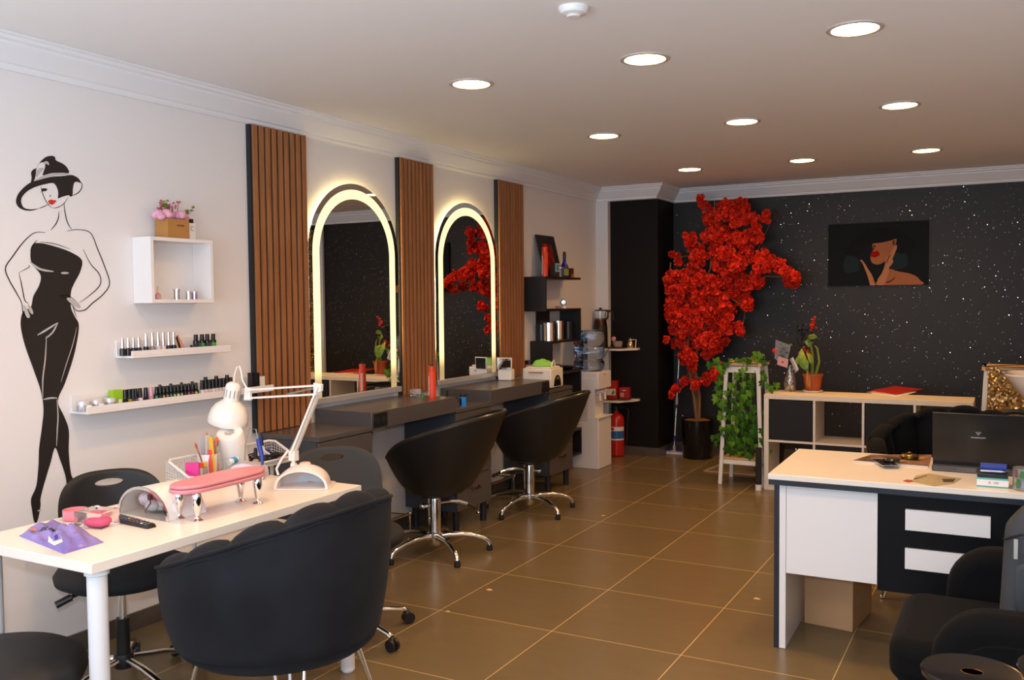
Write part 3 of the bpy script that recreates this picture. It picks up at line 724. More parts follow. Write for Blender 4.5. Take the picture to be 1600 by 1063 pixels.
pn = tag(MB().box(.010, .100, .030, .075, 0, .010).build('blue_notebook', mat('notebook_blue', '2b47a8', .4), bevel=.001), 'blue notebook lying on the black pen tray', 'notebook', loc=(3.384, 3.915, .8105))
pn.rotation_euler = (math.radians(10), 0, 0)
for k, (x, y, col, lab) in enumerate(((.0, .006, 'c9d2e2', 'silver white pen on the front of the black pen tray'), (.012, .020, '1f3278', 'dark blue pen on the black pen tray behind the silver one'))):
    t = thing('pen', lab, 'pen', (3.395+x, 3.915+y, .8118), math.radians(6+8*k))
    MB().cyl((0, 0, 0), (.075, 0, 0), .0036, n=10).build('barrel', mat('pen_'+col, col, .3), t); MB().cyl((.075, 0, 0), (.088, 0, 0), .0036, .001, n=10).build('tip', STEEL, t)
mg2 = thing('photo_mug', 'printed photo mug cut off at the right edge of the desk', 'mug', (3.548, 3.925, Z))
PHM = mat('photo_print', 'a09a94', .25, noise=(34, '5a5c60', 1.0))
MB().lathe([(0, 0), (.040, 0), (.044, .004), (.044, .083), (.041, .083), (.041, .006), (0, .006)], 36).build('body', PHM, mg2, ang=50)
m = MB()
for k, (a, z0, z1, w) in enumerate(((-2.35, .010, .045, .30), (-1.9, .012, .04, .22), (-2.5, .050, .078, .25), (-2.0, .05, .076, .3), (-1.55, .02, .06, .3))):
    m.cur = k % 3
    m.lathe([(.0443, z0), (.0449, z0), (.0449, z1), (.0443, z1)], 6, a0=a, a1=a+w)
m.build('photo_patches', [mat('patch_green', '3f7a44', .3), mat('patch_blue', '7f92b0', .3), mat('patch_brown', '6a4a44', .3)], mg2, smooth=False)
# things behind the desk at right: hair wash basin with sequinned chair, plant stand is with the back group
# ================================================================== FOREGROUND RIGHT: BACKPACK, SIDE TABLES
BPK = mat('backpack_grey', '3b4046', .8, bump=(400, .3, .001), noise=(5, '2c3036', .6))
t = thing('backpack', 'grey cloth backpack standing on the seat of the black armchair', 'backpack', (3.625, 3.27, .475))
m = MB()
def bp(u, v):
    a = u*2*PI; c, s_ = math.cos(a), math.sin(a); z = v*.34
    w = (.155*(1-.10*v) if v < .8 else .155*(.92-.9*(v-.8)**1.3*2.6)); dd = .10*(1-.25*v) if v < .8 else .10*(.8-1.4*(v-.8))
    p = .55; return (math.copysign(abs(c)**p, c)*max(w, .02), math.copysign(abs(s_)**p, s_)*max(dd, .02), z)
m.grid(bp, 40, 18, cu=True); m.f += [tuple(reversed([i*18 for i in range(40)])), tuple(i*18+17 for i in range(40))]; m.mi += [0, 0]
m.build('bag', BPK, t, ang=70)
m = MB(); m.prism(rrect(-.115, .115, .03, .19, .03), -.122, -.088, 'xz'); m.build('front_pocket', BPK, t, bevel=.012, seg=3)
MB().tube([(-.02, 0, .325), (-.02, -.0, .355), (.0, 0, .368), (.02, 0, .355), (.02, 0, .325)], .006, 8).build('carry_loop', BLACKP, t)
MB().tube([(-.145, -.045, .245), (-.10, -.092, .275), (0, -.10, .282), (.10, -.092, .275), (.145, -.045, .245)], .004, 6).build('zip', BLACKR, t)
MB().box(-.118, -.106, -.107, -.100, .20, .262).build('zip_pull', mat('zip_tape_grey', (.35, .36, .33), .5), t, bevel=.002)
for i, (px, py, z, lab) in enumerate(((1519, 1049, .60, 'left of two small round black side tables at the lower right corner'), (1672, 1047, .60, 'right of two small round black side tables, mostly cut off by the corner'))):
    c = on_z(px, py, z)
    if i == 0:
        t0 = t = thing('round_side_table', lab, 'side table', (c.x, c.y, 0), group='round black side tables')
        MB().lathe([(0, .578), (.100, .578), (.109, .583), (.112, .595), (.109, .600), (.103, .5985), (0, .5985)], 48).build('top', mat('table_gloss_black', (.010, .010, .011), .16), t)
        MB().lathe([(.022, .5987), (.024, .5995), (.026, .5987)], 30, sx=1, sy=.8).build('ring_mark', BRASS, t)
        MB().cyl((0, 0, .015), (0, 0, .578), .014, n=14).build('column', BLACKP, t)
        MB().lathe([(0, 0), (.10, 0), (.105, .006), (.10, .014), (.02, .018), (0, .018)], 36).build('foot', BLACKP, t)
    else: dup(t0, (c.x, c.y, 0), 0, lab)

# ================================================================== NAIL TABLE
TW = mat('table_white_laminate', (.80, .745, .67), .28)
nt_ = thing('nail_table', 'long white nail table on round white legs along the left wall', 'table', (.61, 1.656, 0))
MB().box(0, .60, 0, 1.225, .719, .75).build('tabletop', TW, nt_, bevel=.002)
for x in (.045, .555):
    for y in (.05, 1.175):
        l = MB().lathe([(0, 0), (.022, 0), (.022, .004), (.0285, .008), (.0285, .700), (.035, .703), (.035, .7185), (0, .7185)], 24, (x, y, 0)).build('leg', mat('leg_white', (.70, .72, .75), .35), nt_)
T_ = .7505
def at(px, py, z=T_): return on_z(px, py, z)
# purple packet
pk = thing('purple_packet', 'crumpled purple plastic packet of wipes on the near left corner of the nail table', 'packet', tuple(at(93, 846)))
c0 = at(93, 846)
qs = [at(27, 842), at(106, 862), at(163, 848), at(150, 826)]; qs = [at(30, 838), at(100, 866), at(162, 848), at(92, 817)]
PURP = mat('purple_film', '8f7fc0', .25, noise=(9, '6a5fb0', .7), bump=(25, .8, .01))
def film(off):
    def fn(u, v):
        a = qs[0].lerp(qs[1], u); b = qs[3].lerp(qs[2], u); p = a.lerp(b, v)
        e = max(0, math.sin(PI*u))**.5*max(0, math.sin(PI*v))**.5
        z = .002 + e*(.030+.010*math.sin(9*u+3*v)+.007*math.sin(17*v+5*u)+.006*math.sin(23*u)) if off else .0
        if off and u < .12: z += .012*(1-u/.12)*math.sin(PI*v*2)**2
        return (p.x-c0.x+.006*math.sin(12*v)*(u < .1), p.y-c0.y, z)
    return fn
m = MB(); m.grid(film(1), 34, 28); m.grid(film(0), 34, 28); n_ = 34*28
e = [i*28 for i in range(34)]+[33*28+j for j in range(1, 28)]+[i*28+27 for i in range(32, -1, -1)]+[j for j in range(26, 0, -1)]
m.f += [(a, b, n_+b, n_+a) for a, b in zip(e, e[1:]+e[:1])]; m.mi += [0]*len(e); m.build('film', PURP, pk, ang=80)
def patch(pts, h, material, nm, parent, c, zoff=.001):
    m = MB(); P = [at(x, y, T_+h) for x, y in pts]; m.prism([(p.x-c.x, p.y-c.y) for p in P], h, h+zoff, 'xy'); return m.build(nm, material, parent, smooth=False)
patch([(76, 838), (84, 847), (96, 843), (93, 835), (98, 847), (85, 853), (75, 847)], .040, mat('label_white', (.8, .8, .85), .4), 'white_label', pk, c0)
patch([(84, 838), (90, 835), (91, 842), (86, 845)], .042, mat('label_blue', '3a35a0', .4), 'blue_mark', pk, c0)
patch([(46, 825), (56, 826), (57, 830), (47, 829)], .026, mat('label_orange', 'c07a6a', .4), 'orange_mark', pk, c0)
tx = text_mesh('Sleepy', .030, 'lettering', mat('label_black', (.02, .02, .03), .5), pk, (0, 0, 0), (0, 0, 0), .0)
film_pts = [Vector(v.co) for v in bpy.data.objects['film'].data.vertices[:34*28]]
def film_z(x, y): return min(film_pts, key=lambda q: (q.x-x)**2+(q.y-y)**2).z
for v in tx.data.vertices:
    x, y = rot2(v.co.x, v.co.y, math.radians(22)); x -= .062; y += .012; v.co = (x, y, film_z(x, y)+.0035)
# pink sponges in clear box
CLP = mat('clear_plastic_pinkish', (1, .93, .93), .08, trans=.96, ior=1.2)
c = at(152, 822)
cbx = thing('clear_plastic_box', 'clear plastic lidded box with a pink sponge inside on the nail table', 'box', tuple(c), math.radians(12))
MB().box(-.055, .055, -.045, .045, 0, .055).build('box_shell', CLP, cbx, bevel=.004)
MB().lathe([(0, .055), (.010, .056), (.012, .066), (0, .07)], 16).build('lid_knob', GLASS, cbx)
pb = tag(MB().lathe([(0, 0), (.028, 0), (.036, .008), (.036, .016), (.028, .022), (0, .023)], 24, sx=1.15).build('pink_sponge', mat('hot_pink_sponge', 'f0568a', .8, bump=(90, .5, .003)), ang=60), 'hot pink sponge inside the clear plastic box', 'sponge', loc=(c.x+.004, c.y, T_+.0045))
c = at(118, 812)
t = thing('pink_jar', 'light pink translucent tub behind the purple packet', 'tub', tuple(c))
PKJ = mat('pink_translucent', 'f39aa8', .2, trans=.25)
MB().lathe([(0, 0), (.036, 0), (.040, .005), (.040, .036), (.036, .036), (.036, .006), (0, .006)], 32).build('tub', PKJ, t)
MB().lathe([(0, .007), (.034, .007), (.034, .028), (0, .033)], 28).build('pink_filling', mat('salmon_pink', 'e87f7c', .6), t)
# remote control
c = at(208, 819); rm = thing('remote_control', 'black remote control with coloured buttons lying on the nail table', 'remote control', tuple(c), math.radians(-22))
a_, b_ = at(178, 812), at(236, 825); L_ = (a_-b_).length; rm.rotation_euler[2] = math.atan2(b_.y-a_.y, b_.x-a_.x)
MB().hexa([(-L_/2, -.022, 0), (L_/2, -.019, 0), (L_/2, .019, 0), (-L_/2, .022, 0)], [(-L_/2, -.022, .018), (L_/2-.008, -.018, .012), (L_/2-.008, .018, .012), (-L_/2, .022, .018)]).build('case', BLACKP, rm, bevel=.004)
BTN = [mat('button_grey', (.15, .15, .16), .5), mat('button_blue', '2d57c8', .4), mat('button_yellow', 'd8b21c', .4), mat('button_red', 'c2261c', .4), mat('button_white', (.8, .8, .8), .4)]
for i in range(9):
    for j in range(3):
        k = 0
        if i == 3: k = (1, 2, 0)[j]
        if i == 5 and j != 1: k = 3
        if i == 7 and j == 0: k = 4
        x = -L_/2+.018+i*(L_-.036)/8; z = .018-(i/8)*.0055
        MB().lathe([(0, z-.002), (.0042, z-.002), (.0042, z+.0012), (0, z+.0016)], 10, (x, (j-1)*.0115, 0)).build('button', BTN[k], rm)
# nail dust collector / half-cylinder lamp, arch with clear face
c = at(225, 800)
hd = thing('nail_dust_hood', 'clear half-round cotton dispenser hood with shiny chrome edge on the nail table', 'dispenser', tuple(at(224, 806)))
A_, B_ = at(184, 801), at(262, 816); hw = (B_-A_).length/2; mid = (A_+B_)/2; hd.location = mid; hd.rotation_euler[2] = math.atan2((B_-A_).y, (B_-A_).x)
dep_ = .16; hz = .105
def archp(o, n=22): return [((hw-o)*math.cos(PI*i/n), (hz-o)*math.sin(PI*i/n)) for i in range(n+1)]
def arch_shell(m, o, w, y0, y1):
    a = archp(o); b = archp(o+w); n = len(a)
    vs = [(x, y0, z) for x, z in a]+[(x, y0, z) for x, z in b]+[(x, y1, z) for x, z in a]+[(x, y1, z) for x, z in b]; fs = []
    for i in range(n-1): fs += [(i, i+1, n+i+1, n+i), (2*n+i, 3*n+i, 3*n+i+1, 2*n+i+1), (i, 2*n+i, 2*n+i+1, i+1), (n+i, n+i+1, 3*n+i+1, 3*n+i)]
    fs += [(0, n, 3*n, 2*n), (n-1, 3*n-1, 4*n-1, 2*n-1)]; m.add(vs, fs)
m = MB(); arch_shell(m, .003, .004, .006, dep_); m.build('hood', mat('warm_white_plastic', (.80, .75, .71), .3), hd)
m = MB(); arch_shell(m, 0, .010, 0, .0058); m.build('chrome_edge', CHROME, hd)
m = MB(); m.prism([(x, z) for x, z in archp(.011)], .0015, .0035, 'xz'); m.build('clear_front', GLASS, hd)
m = MB(); m.prism([(x, z) for x, z in archp(.009)], dep_-.004, dep_, 'xz'); m.build('rear_panel', MATS['warm_white_plastic'], hd)
tt = MB()
for k in range(7):
    a = k*.9; tt.ball((-.01+.03*math.cos(a), .06+.03*math.sin(a), .035+.012*(k % 3)), .026, (1.1, .9, .8), 12, 8)
tag(tt.build('crumpled_tissue', mat('tissue_white', (.75, .72, .74), .9, bump=(60, .8, .006)), ang=80), 'crumpled white tissue inside the clear half-round hood', 'tissue', loc=tuple(mid), rz=hd.rotation_euler[2])
m = MB(); m.tube([(.03, .012, .07), (.033, .012, .05), (.012, .012, .03), (.004, .012, .014)], .0022, 6); m.lathe([(0, 0), (.009, 0), (.009, .018), (0, .018)], 12, (.030, .014, .062)); m.build('black_clip', BLACKP, hd)
# pink arm rest on four chrome legs
P1, P2 = at(296, 812), at(388, 786); ctr = (P1+P2)/2
ar = thing('manicure_hand_rest', 'pink padded manicure hand rest on four chrome bottle-shaped legs', 'hand rest', tuple(ctr), math.atan2((P2-P1).y, (P2-P1).x))
pts = []
for i in range(48):
    a = 2*PI*i/48; c, s_ = math.cos(a), math.sin(a); pts.append((math.copysign(abs(c)**.62, c)*.205, math.copysign(abs(s_)**.8, s_)*.074-(.012*math.cos(a*1)**2*(1 if s_ < 0 else 0) if abs(c) < .7 else 0)))
PINK = mat('pink_leatherette', 'd0868f', .4, bump=(250, .06, .001))
MB().prism(pts, .098, .112, 'xy').build('pad_lower', PINK, ar, bevel=.005, seg=3)
MB().prism([(x*.985, y*.97) for x, y in pts], .1125, .126, 'xy').build('pad', PINK, ar, bevel=.007, seg=4)
for x in (-.145, .145):
    for y in (-.042, .042):
        lg = MB().lathe([(0, 0), (.019, 0), (.020, .003), (.012, .008), (.0065, .014), (.0075, .020), (.014, .045), (.0165, .068), (.0155, .088), (.012, .0978), (0, .0978)], 22, (x, y, 0)).build('leg', CHROME, ar, ang=60)
# white dome UV lamp
c = at(478, 765); uv = thing('uv_nail_lamp', 'white and pale pink domed UV nail lamp with an arched opening', 'nail lamp', tuple(at(470, 768)))
A_, B_ = at(428, 766), at(512, 766); uv.rotation_euler[2] = math.atan2((B_-A_).y, (B_-A_).x); uv.location = (A_+B_)/2; W_ = (B_-A_).length/2
PKW = mat('pearl_pink_plastic', (.80, .70, .66), .25, coat=.3)
hz = .092
def dome(o, y0, y1, m, nz=26, nd=14):
    def fn(u, v):
        a = PI*u; y = y0+(y1-y0)*v; k = math.sqrt(max(0, 1-(max(0, v-.45)/.556)**2)) if v > .45 else 1
        fl = 1 - .10*(1-min(1, v/.12))**2*0
        return ((W_-o)*math.cos(a)*k*(1-.10*v), y, max(0, (hz-o)*math.sin(a)**.8*(.86+.14*math.sin(PI*min(1, v*1.3)))*k))
    m.grid(fn, nz, nd)
m = MB(); dome(0, 0, .155, m); dome(.010, .0, .148, m); nn = 26*14
for i in range(25): m.f += [(i*14, (i+1)*14, nn+(i+1)*14, nn+i*14), (i*14+13, (i+1)*14+13, nn+(i+1)*14+13, nn+i*14+13)]; m.mi += [0, 0]
for ee in (0, 25):
    for j in range(13): m.f.append((ee*14+j, ee*14+j+1, nn+ee*14+j+1, nn+ee*14+j)); m.mi.append(0)
m.build('dome', PKW, uv, ang=70)
MB().prism(rrect(-W_*1.02, W_*1.02, -.012, .155, .03), 0, .006, 'xy').build('base_plate', PKW, uv, bevel=.002)
MB().lathe([(0, 0), (.022, 0), (.022, .006), (.018, .009), (0, .009)], 24, (.0, .070, hz-.004)).build('top_button', mat('peach_button', (.75, .52, .42), .3), uv)
m = MB(); dome(.0105, .03, .145, m); m.build('inner_reflector', mat('reflector_pale', (.70, .76, .80), .2), uv)

# ------------------------------------------------------------------ task lamp
LW = mat('lamp_enamel_white', (.86, .82, .76), .25, coat=.4)
base = Vector((.832, 2.905, T_))
tl = thing('swing_arm_lamp', 'white swing-arm desk lamp with a domed shade bent over the nail table', 'lamp', tuple(base))
yp = base.y
def wl(px, py, y=yp): p = on_y(px, py, y); return p-base
ELB = wl(500, 604); SH = wl(388, 610)       # elbow and shade joint in the lamp's own vertical plane
J0 = Vector((0, 0, .10))
m = MB(); m.box(-.020, .020, -.050, .020, .0, .008); m.box(-.020, .020, -.022+.0, -.020+.014+.014, .008, .010); m.box(-.016, .016, -.021, .018, .008, .012); m.box(-.016, .016, -.0205+.0, .018, -.001, .0); m.box(-.016, .016, -.019, -.008, -.075, .0); m.box(-.016, .016, -.050, -.0195, -.075, -.063); m.lathe([(0, .010), (.016, .010), (.014, .055), (0, .055)], 20); m.cyl((0, -.036, -.10), (0, -.036, -.034), .004, n=10); m.build('clamp', LW, tl)
MB().cyl((0, 0, .05), (0, 0, .10), .009, n=12).cbox(0, 0, .088, .034, .026, .042).build('pivot', LW, tl)
for k, dy in enumerate((-.011, .011)):
    MB().bar(J0+Vector((0, dy, 0)), ELB+Vector((0, dy, 0)), .008, .013, (0, 1, 0)).build('lower_arm', LW, tl)
def spring(m, a, b, r, turns):
    a = Vector(a); b = Vector(b); d = (b-a).normalized(); x = d.cross(Vector((0, 1, 0))).normalized(); y = Vector((0, 1, 0)); n = turns*7
    m.tube([a+(b-a)*(i/n)+(x*math.cos(2*PI*i/7)+y*math.sin(2*PI*i/7))*r for i in range(n+1)], .0012, 4)
m = MB(); side = Vector((.018, 0, .0))
for dy in (-.004, .008):
    spring(m, J0+Vector((-.018, dy, .005)), J0.lerp(ELB, .42)+Vector((-.008, dy, 0)), .0038, 34)
m.build('spring', STEEL, tl)
MB().prism([(ELB.x-.03, ELB.z-.034), (ELB.x+.010, ELB.z-.02), (ELB.x+.012, ELB.z+.010), (ELB.x-.03, ELB.z+.014)], -.008, .008, 'xz').build('elbow_plate', LW, tl, bevel=.002)
for dz in (.0, -.036):
    for dy in (-.013, .013):
        MB().bar(ELB+Vector((-.008, dy, dz+.004)), SH+Vector((0, dy, dz+.002)), .007, .0115, (0, 1, 0)).build('upper_arm', LW, tl)
m = MB(); spring(m, ELB+Vector((-.01, 0, -.004)), ELB.lerp(SH, .45)+Vector((0, 0, -.026)), .004, 34); m.build('spring', STEEL, tl)
MB().prism([(SH.x-.024, SH.z-.044), (SH.x+.018, SH.z-.044), (SH.x+.012, SH.z+.012), (SH.x-.014, SH.z+.012)], -.007, .007, 'xz').build('shade_plate', LW, tl, bevel=.002)
# shade: axis tilts
sc_ = wl(357, 652); top_ = wl(366, 596); ax = (top_-sc_).normalized()
sh = bpy.data.objects.new('shade', None)
R_ = ax.to_track_quat('Z', 'Y').to_matrix().to_4x4(); R_.translation = sc_
m = MB(); m.T = R_
prof = [(.086, -.028), (.088, -.024), (.087, .0), (.080, .028), (.064, .054), (.044, .070), (.034, .078), (.034, .138), (.031, .150), (.018, .160), (.006, .162), (.006, .154), (.026, .145), (.029, .08), (.04, .066), (.060, .050), (.076, .026), (.0835, -.002), (.084, -.026)]
m.lathe(prof, 44); shade = m.build('shade', LW, tl, ang=50)
m = MB(); m.T = R_
for i in range(12):
    a = 2*PI*i/12; c_, s_ = math.cos(a), math.sin(a); m.tube([(c_*.0344, s_*.0344, .096), (c_*.0344, s_*.0344, .130)], .0022, 5)
m.build('cooling_slot', mat('slot_shadow_grey', (.30, .28, .26), .6), shade)
m = MB(); m.T = R_; m.lathe([(0, .02), (.010, .0), (.026, .005), (.030, .030), (.018, .060), (.014, .085), (0, .085)], 20); m.build('bulb', mat('bulb_glass_white', (.85, .85, .82), .3), shade)
tp = R_ @ Vector((0, 0, .162))
MB().tube([tp, tp+Vector((.003, 0, .03)), tp+Vector((.018, 0, .065)), tp+Vector((.036, .0, .070)), tp+Vector((.045, 0, .045)), tp+Vector((.05, .0, .01)), SH+Vector((.0, -.004, .002))], .0035, 8).build('cord', LW, tl)
MB().tube([tuple(J0+Vector((-.02, -.01, .01))), (-.05, -.02, .07), (-.07, -.03, .03), (-.06, -.03, .004)], .0055, 8).build('base_cord', LW, tl)
# ------------------------------------------------------------------ things at the back of the nail table
# wire basket
WIRE = mat('wire_white', (.78, .76, .72), .35)
b0 = at(306, 752); bk = thing('tool_trolley', 'white trolley with a wire mesh basket of manicure tools behind the nail table', 'trolley', (.56, 2.60, .747))
def basket(m_r, m_w, L=.62, D=.15, H=.085):
    HF = .022
    m_r.tube([(0+.02, 0, HF), (L-.02, 0, HF), (L, .02, HF+.004), (L, D-.02, H-.004), (L-.02, D, H), (.02, D, H), (0, D-.02, H-.004), (0, .02, HF+.004)], .006, 8, closed=True)
    for i in range(46):
        x = .008+i*(L-.016)/45
        for y in (0, D): m_w.cyl((x, y, .002), (x, y, H if y else HF), .0011, n=4)
    for i in range(11):
        y = i*D/10
        for x in (0, L): m_w.cyl((x, y, .002), (x, y, HF+(H-HF)*i/10), .0011, n=4)
    for k in range(1, 6):
        z = H*k/6; zf = HF*k/6; m_w.tube([(0, 0, zf), (L, 0, zf), (L, D, z), (0, D, z)], .0011, 4, closed=True)
    m_w.box(0, L, 0, D, 0, .003)
bk.rotation_euler[2] = PI/2
a, b = MB(), MB(); basket(a, b); a.build('rim', WIRE, bk); b.build('mesh', mat('mesh_white', (.7, .7, .68), .5), bk, smooth=False)
for lx in (.015, .605):
    for ly in (.010, .140):
        MB().tube([(lx, ly, -.70), (lx, ly, .0)], .008, 8).build('leg', WIRE, bk)
        MB().cyl((lx-.01, ly, -.720), (lx+.01, ly, -.720), .025, n=16).build('castor', BLACKP, bk)
for z in (-.60, -.30): MB().box(.005, .615, .0, .15, z, z+.012).build('lower_shelf', WIRE, bk, bevel=.002)
# (basket local x runs along +y of the room, local y towards the wall)
def bpos(lx, ly): return (.56-ly, 2.60+lx)
def small(nm, lab, cat, x, y, z, rz=0, grp=None): return thing(nm, lab, cat, (x, y, z), rz, grp)
# pink nail file block, cards
x, y = bpos(.045, .045); t = small('pink_card_pack', 'magenta pack of cards standing in the white basket', 'pack', x, y, T_+.0005, .5)
MB().box(-.028, .028, -.006, .006, 0, .075).build('pack', mat('magenta_card', 'd9358f', .4), t, bevel=.001)
for k, (lx, ly, c1, c2, lab) in enumerate(((.075, .03, 'd94a2a', 'b9a8a0', 'small bottle with an orange red cap in the white basket'), (.10, .035, 'e0b020', '9a9484', 'small bottle with a yellow cap in the white basket'))):
    x, y = bpos(lx, ly); t = small('dropper_bottle', lab, 'bottle', x, y, T_+.0005)
    MB().lathe([(0, 0), (.011, 0), (.011, .045), (.006, .050), (0, .050)], 14).build('glass', mat('bottle_'+c2, c2, .2), t)
    MB().lathe([(0, .050), (.009, .050), (.0095, .068), (0, .070)], 14).build('cap', mat('cap_'+c1, c1, .4), t)
# white cup of brushes and files
x, y = bpos(.155, .07); cup = small('brush_cup', 'white cup holding brushes, files and glitter sticks at the back of the nail table', 'cup', x, y, T_+.0005)
MB().lathe([(0, 0), (.040, 0), (.043, .004), (.046, .095), (.043, .095), (.040, .006), (0, .006)], 28).build('cup', mat('cup_white', (.78, .78, .79), .3), cup, ang=50)
brs = [(-.03, .01, 'b0603a', 'brown nail brush leaning left in the white cup', .175, .006, -.38), (-.022, -.01, 'b7bccb', 'wide pale silver nail file standing in the white cup', .19, .012, -.12), (-.01, .015, 'c8c8cf', 'second pale grey nail file standing in the white cup', .19, .010, -.04),
       (.0, -.015, 'b8704a', 'thin copper brush in the middle of the white cup', .205, .005, .02), (.012, .0, '8d97a8', 'shiny steel blue handled tool in the white cup', .185, .009, .08), (.022, .012, 'e8742a', 'orange tipped brush at the right of the white cup', .175, .011, .18), (.03, -.008, '3a3238', 'dark thin brush leaning right in the white cup', .16, .004, .30)]
for dx, dy, c, lab, h, r, tl_ in brs:
    t = small('nail_brush' if 'brush' in lab else 'nail_file', lab, 'brush' if 'brush' in lab else 'nail file', x+dy*.7, y+dx*.7, T_+.012)
    h *= .86; e = Vector((0, math.sin(tl_)*h, math.cos(tl_)*h))
    if 'file' in lab: MB().bar((0, 0, 0), e, r*2, .003, (1, 0, 0)).build('blade', mat('file_'+c, c, .4), t, bevel=.001)
    else:
        MB().tube([(0, 0, 0), e*.6, e*.78], [r*.5, r*.6, r*.35], 8).build('handle', mat('stick_'+c, c, .35), t)
        MB().tube([e*.78, e*.9, e], [r*.4, r*.9, r*.3], 8).build('bristles', mat('tip_'+c, c, .6), t)
# tall nail files standing in front of the cup
for lx, ly, c, lab, w, h, lean in ((.135, .02, 'e8b234', 'tall yellow nail file standing in the white basket', .022, .17, .04), (.118, .018, 'e04a44', 'red nail file standing in the white basket left of the yellow one', .016, .115, .12), (.165, .02, 'b8a060', 'colourful patterned nail file beside the yellow one', .022, .15, -.03)):
    x, y = bpos(lx, ly); t = small('nail_file', lab, 'nail file', x, y, T_+.0005, 0)
    mm = mat('file_pattern', '8fb46a', .4, noise=(120, 'd84f7a', 1.0)) if 'pattern' in lab else mat('file_'+c, c, .4)
    MB().bar((0, 0, 0), (-.02, lean*h, h), .004, w, (1, 0, 0)).build('blade', mm, t, bevel=.001)
x, y = bpos(.245, .025); t = small('glue_tube', 'blue and white tube lying against the cup in the basket', 'tube', x, y, T_+.0005)
MB().tube([(0, -.02, .045), (0, .03, .055)], [.014, .014], 12).build('tube', mat('tube_white', (.75, .78, .8), .4), t); MB().tube([(0, .0, .0495), (0, .02, .0535)], [.0146, .0146], 12).build('blue_label', mat('tube_blue', '3d8ec2', .4), t)
# paper towel roll, lying tilted towards camera
a_ = on_y(349, 679, 2.80); rl = thing('paper_roll', 'white paper towel roll with a grey core standing tilted behind the hand rest', 'paper roll', (.60, 2.86, T_))
PAP = mat('tissue_paper_white', (.82, .79, .75), .9, bump=(60, .3, .002))
axv = Vector((.22, -.38, .80)).normalized()*.20; R_ = axv.to_track_quat('Z', 'Y').to_matrix().to_4x4(); R_.translation = Vector((0, .075, .040))
m = MB(); m.T = R_; m.lathe([(.022, .180), (.053, .180), (.057, .175), (.058, .0), (.022, .0)], 36); m.lathe([(.0222, .0), (.0222, .180)], 30); m.build('paper', PAP, rl, ang=50)
m = MB(); m.T = R_; m.lathe([(.0195, .178), (.0218, .178), (.0218, .003), (.0195, .003)], 30); m.lathe([(0, .12), (.0195, .12), (.0195, .121), (0, .121)], 24); m.build('core', mat('cardboard_core', '8c8078', .9), rl)
rl.location = (.475, 2.850, T_-.024)
# e-file machine with blue hand piece
c = Vector((.685, 2.795, T_)); ef = thing('nail_drill', 'pale lilac nail drill machine with a blue handpiece', 'nail drill', (c.x, c.y, T_), math.radians(18))
LIL = mat('lilac_plastic', (.62, .58, .66), .3)
m = MB()
def body(u, v):
    a = PI*u; return (.070*math.cos(a)*(1-.08*v), -.05+.10*v, .068*max(0, math.sin(a))**.55*(1-.12*v))
m.grid(body, 26, 8); m.f += [tuple(i*8 for i in range(26)), tuple(i*8+7 for i in range(25, -1, -1)), (0, 25*8, 25*8+7, 7)]; m.mi += [0]*3
m.build('housing', LIL, ef, ang=50)
MB().lathe([(0, 0), (.010, 0), (.010, .012), (.007, .014), (0, .014)], 14, (.055, -.052, .02)).build('speed_knob', BLACKP, ef)
MB().tube([(.060, .0, .045), (.055, .01, .085), (.035, .02, .15)], [.004, .009, .010], 12).tube([(.035, .02, .15), (.03, .022, .163)], [.010, .006], 12).build('handpiece', mat('handpiece_blue', '233a9a', .3), ef)
MB().tube([(.075, -.03, .0), (.072, -.025, .03), (.060, 0, .05)], .008, 10).build('handpiece_nose', STEEL, ef)
MB().tube([(.03, .022, .16), (.02, .03, .20), (-.01, .03, .205), (-.025, .02, .14), (-.03, .02, .07)], .0028, 6).build('hose', mat('hose_grey', (.25, .26, .28), .5), ef)
t = thing('white_pump_bottle', 'small white bottle with a dark blue cap behind the nail drill', 'bottle', (.50, 3.06, T_))
MB().lathe([(0, 0), (.018, 0), (.019, .05), (.008, .085), (0, .085)], 16).build('bottle', WHITE, t); MB().lathe([(0, .085), (.009, .085), (.006, .13), (0, .132)], 14).build('cap', mat('cap_navy', '1d2a66', .4), t)
t = thing('black_polish_bottle', 'small bottle with a black tapered cap beside the paper roll', 'bottle', (.53, 2.99, T_))
MB().lathe([(0, 0), (.014, 0), (.014, .03), (.007, .038), (0, .038)], 16).build('bottle', mat('clear_tan', 'b79a86', .2), t); MB().lathe([(0, .038), (.010, .038), (.007, .085), (0, .087)], 14).build('cap', BLACKP, t)
# cables at the back
t = thing('power_cables', 'tangle of black and blue cables behind the nail lamp', 'cable', (.435, 3.13, T_))
m = MB(); rnd = random.Random(3)
for k in range(4):
    pts = [Vector((.03+.03*k, -.06+.02*k, .004))]
    for i in range(14):
        a = i*.9+k; pts.append(Vector((.06+.055*math.cos(a)+.01*k, -.06+.06*math.sin(a*1.1), .015+.03*abs(math.sin(i*.5+k)))))
    m.tube(pts, .0028, 6)
m.build('black_cable', BLACKR, t)
m = MB(); m.tube([(.02, -.08, .01), (.04, -.05, .05), (.07, -.03, .06), (.09, -.05, .03), (.10, -.08, .006)], .004, 6); m.build('blue_cable', mat('cable_blue', '2a3a8a', .4), t)
m = MB(); m.tube([(.06, -.10, .005), (.06, -.09, .05), (.08, -.07, .062), (.10, -.06, .045), (.10, -.05, .008)], .006, 8); m.build('white_cable', WIRE, t)
t = thing('pink_scrunchie', 'small coral pink cloth ball among the cables', 'hair tie', (.50, 3.185, T_))
m = MB()
for i in range(7): m.ball((.016*math.cos(i*.9), .016*math.sin(i*.9), .014+.004*(i % 2)), .012, n=8, m=6)
m.build('cloth', mat('coral_cloth', 'd98a80', .8), t)
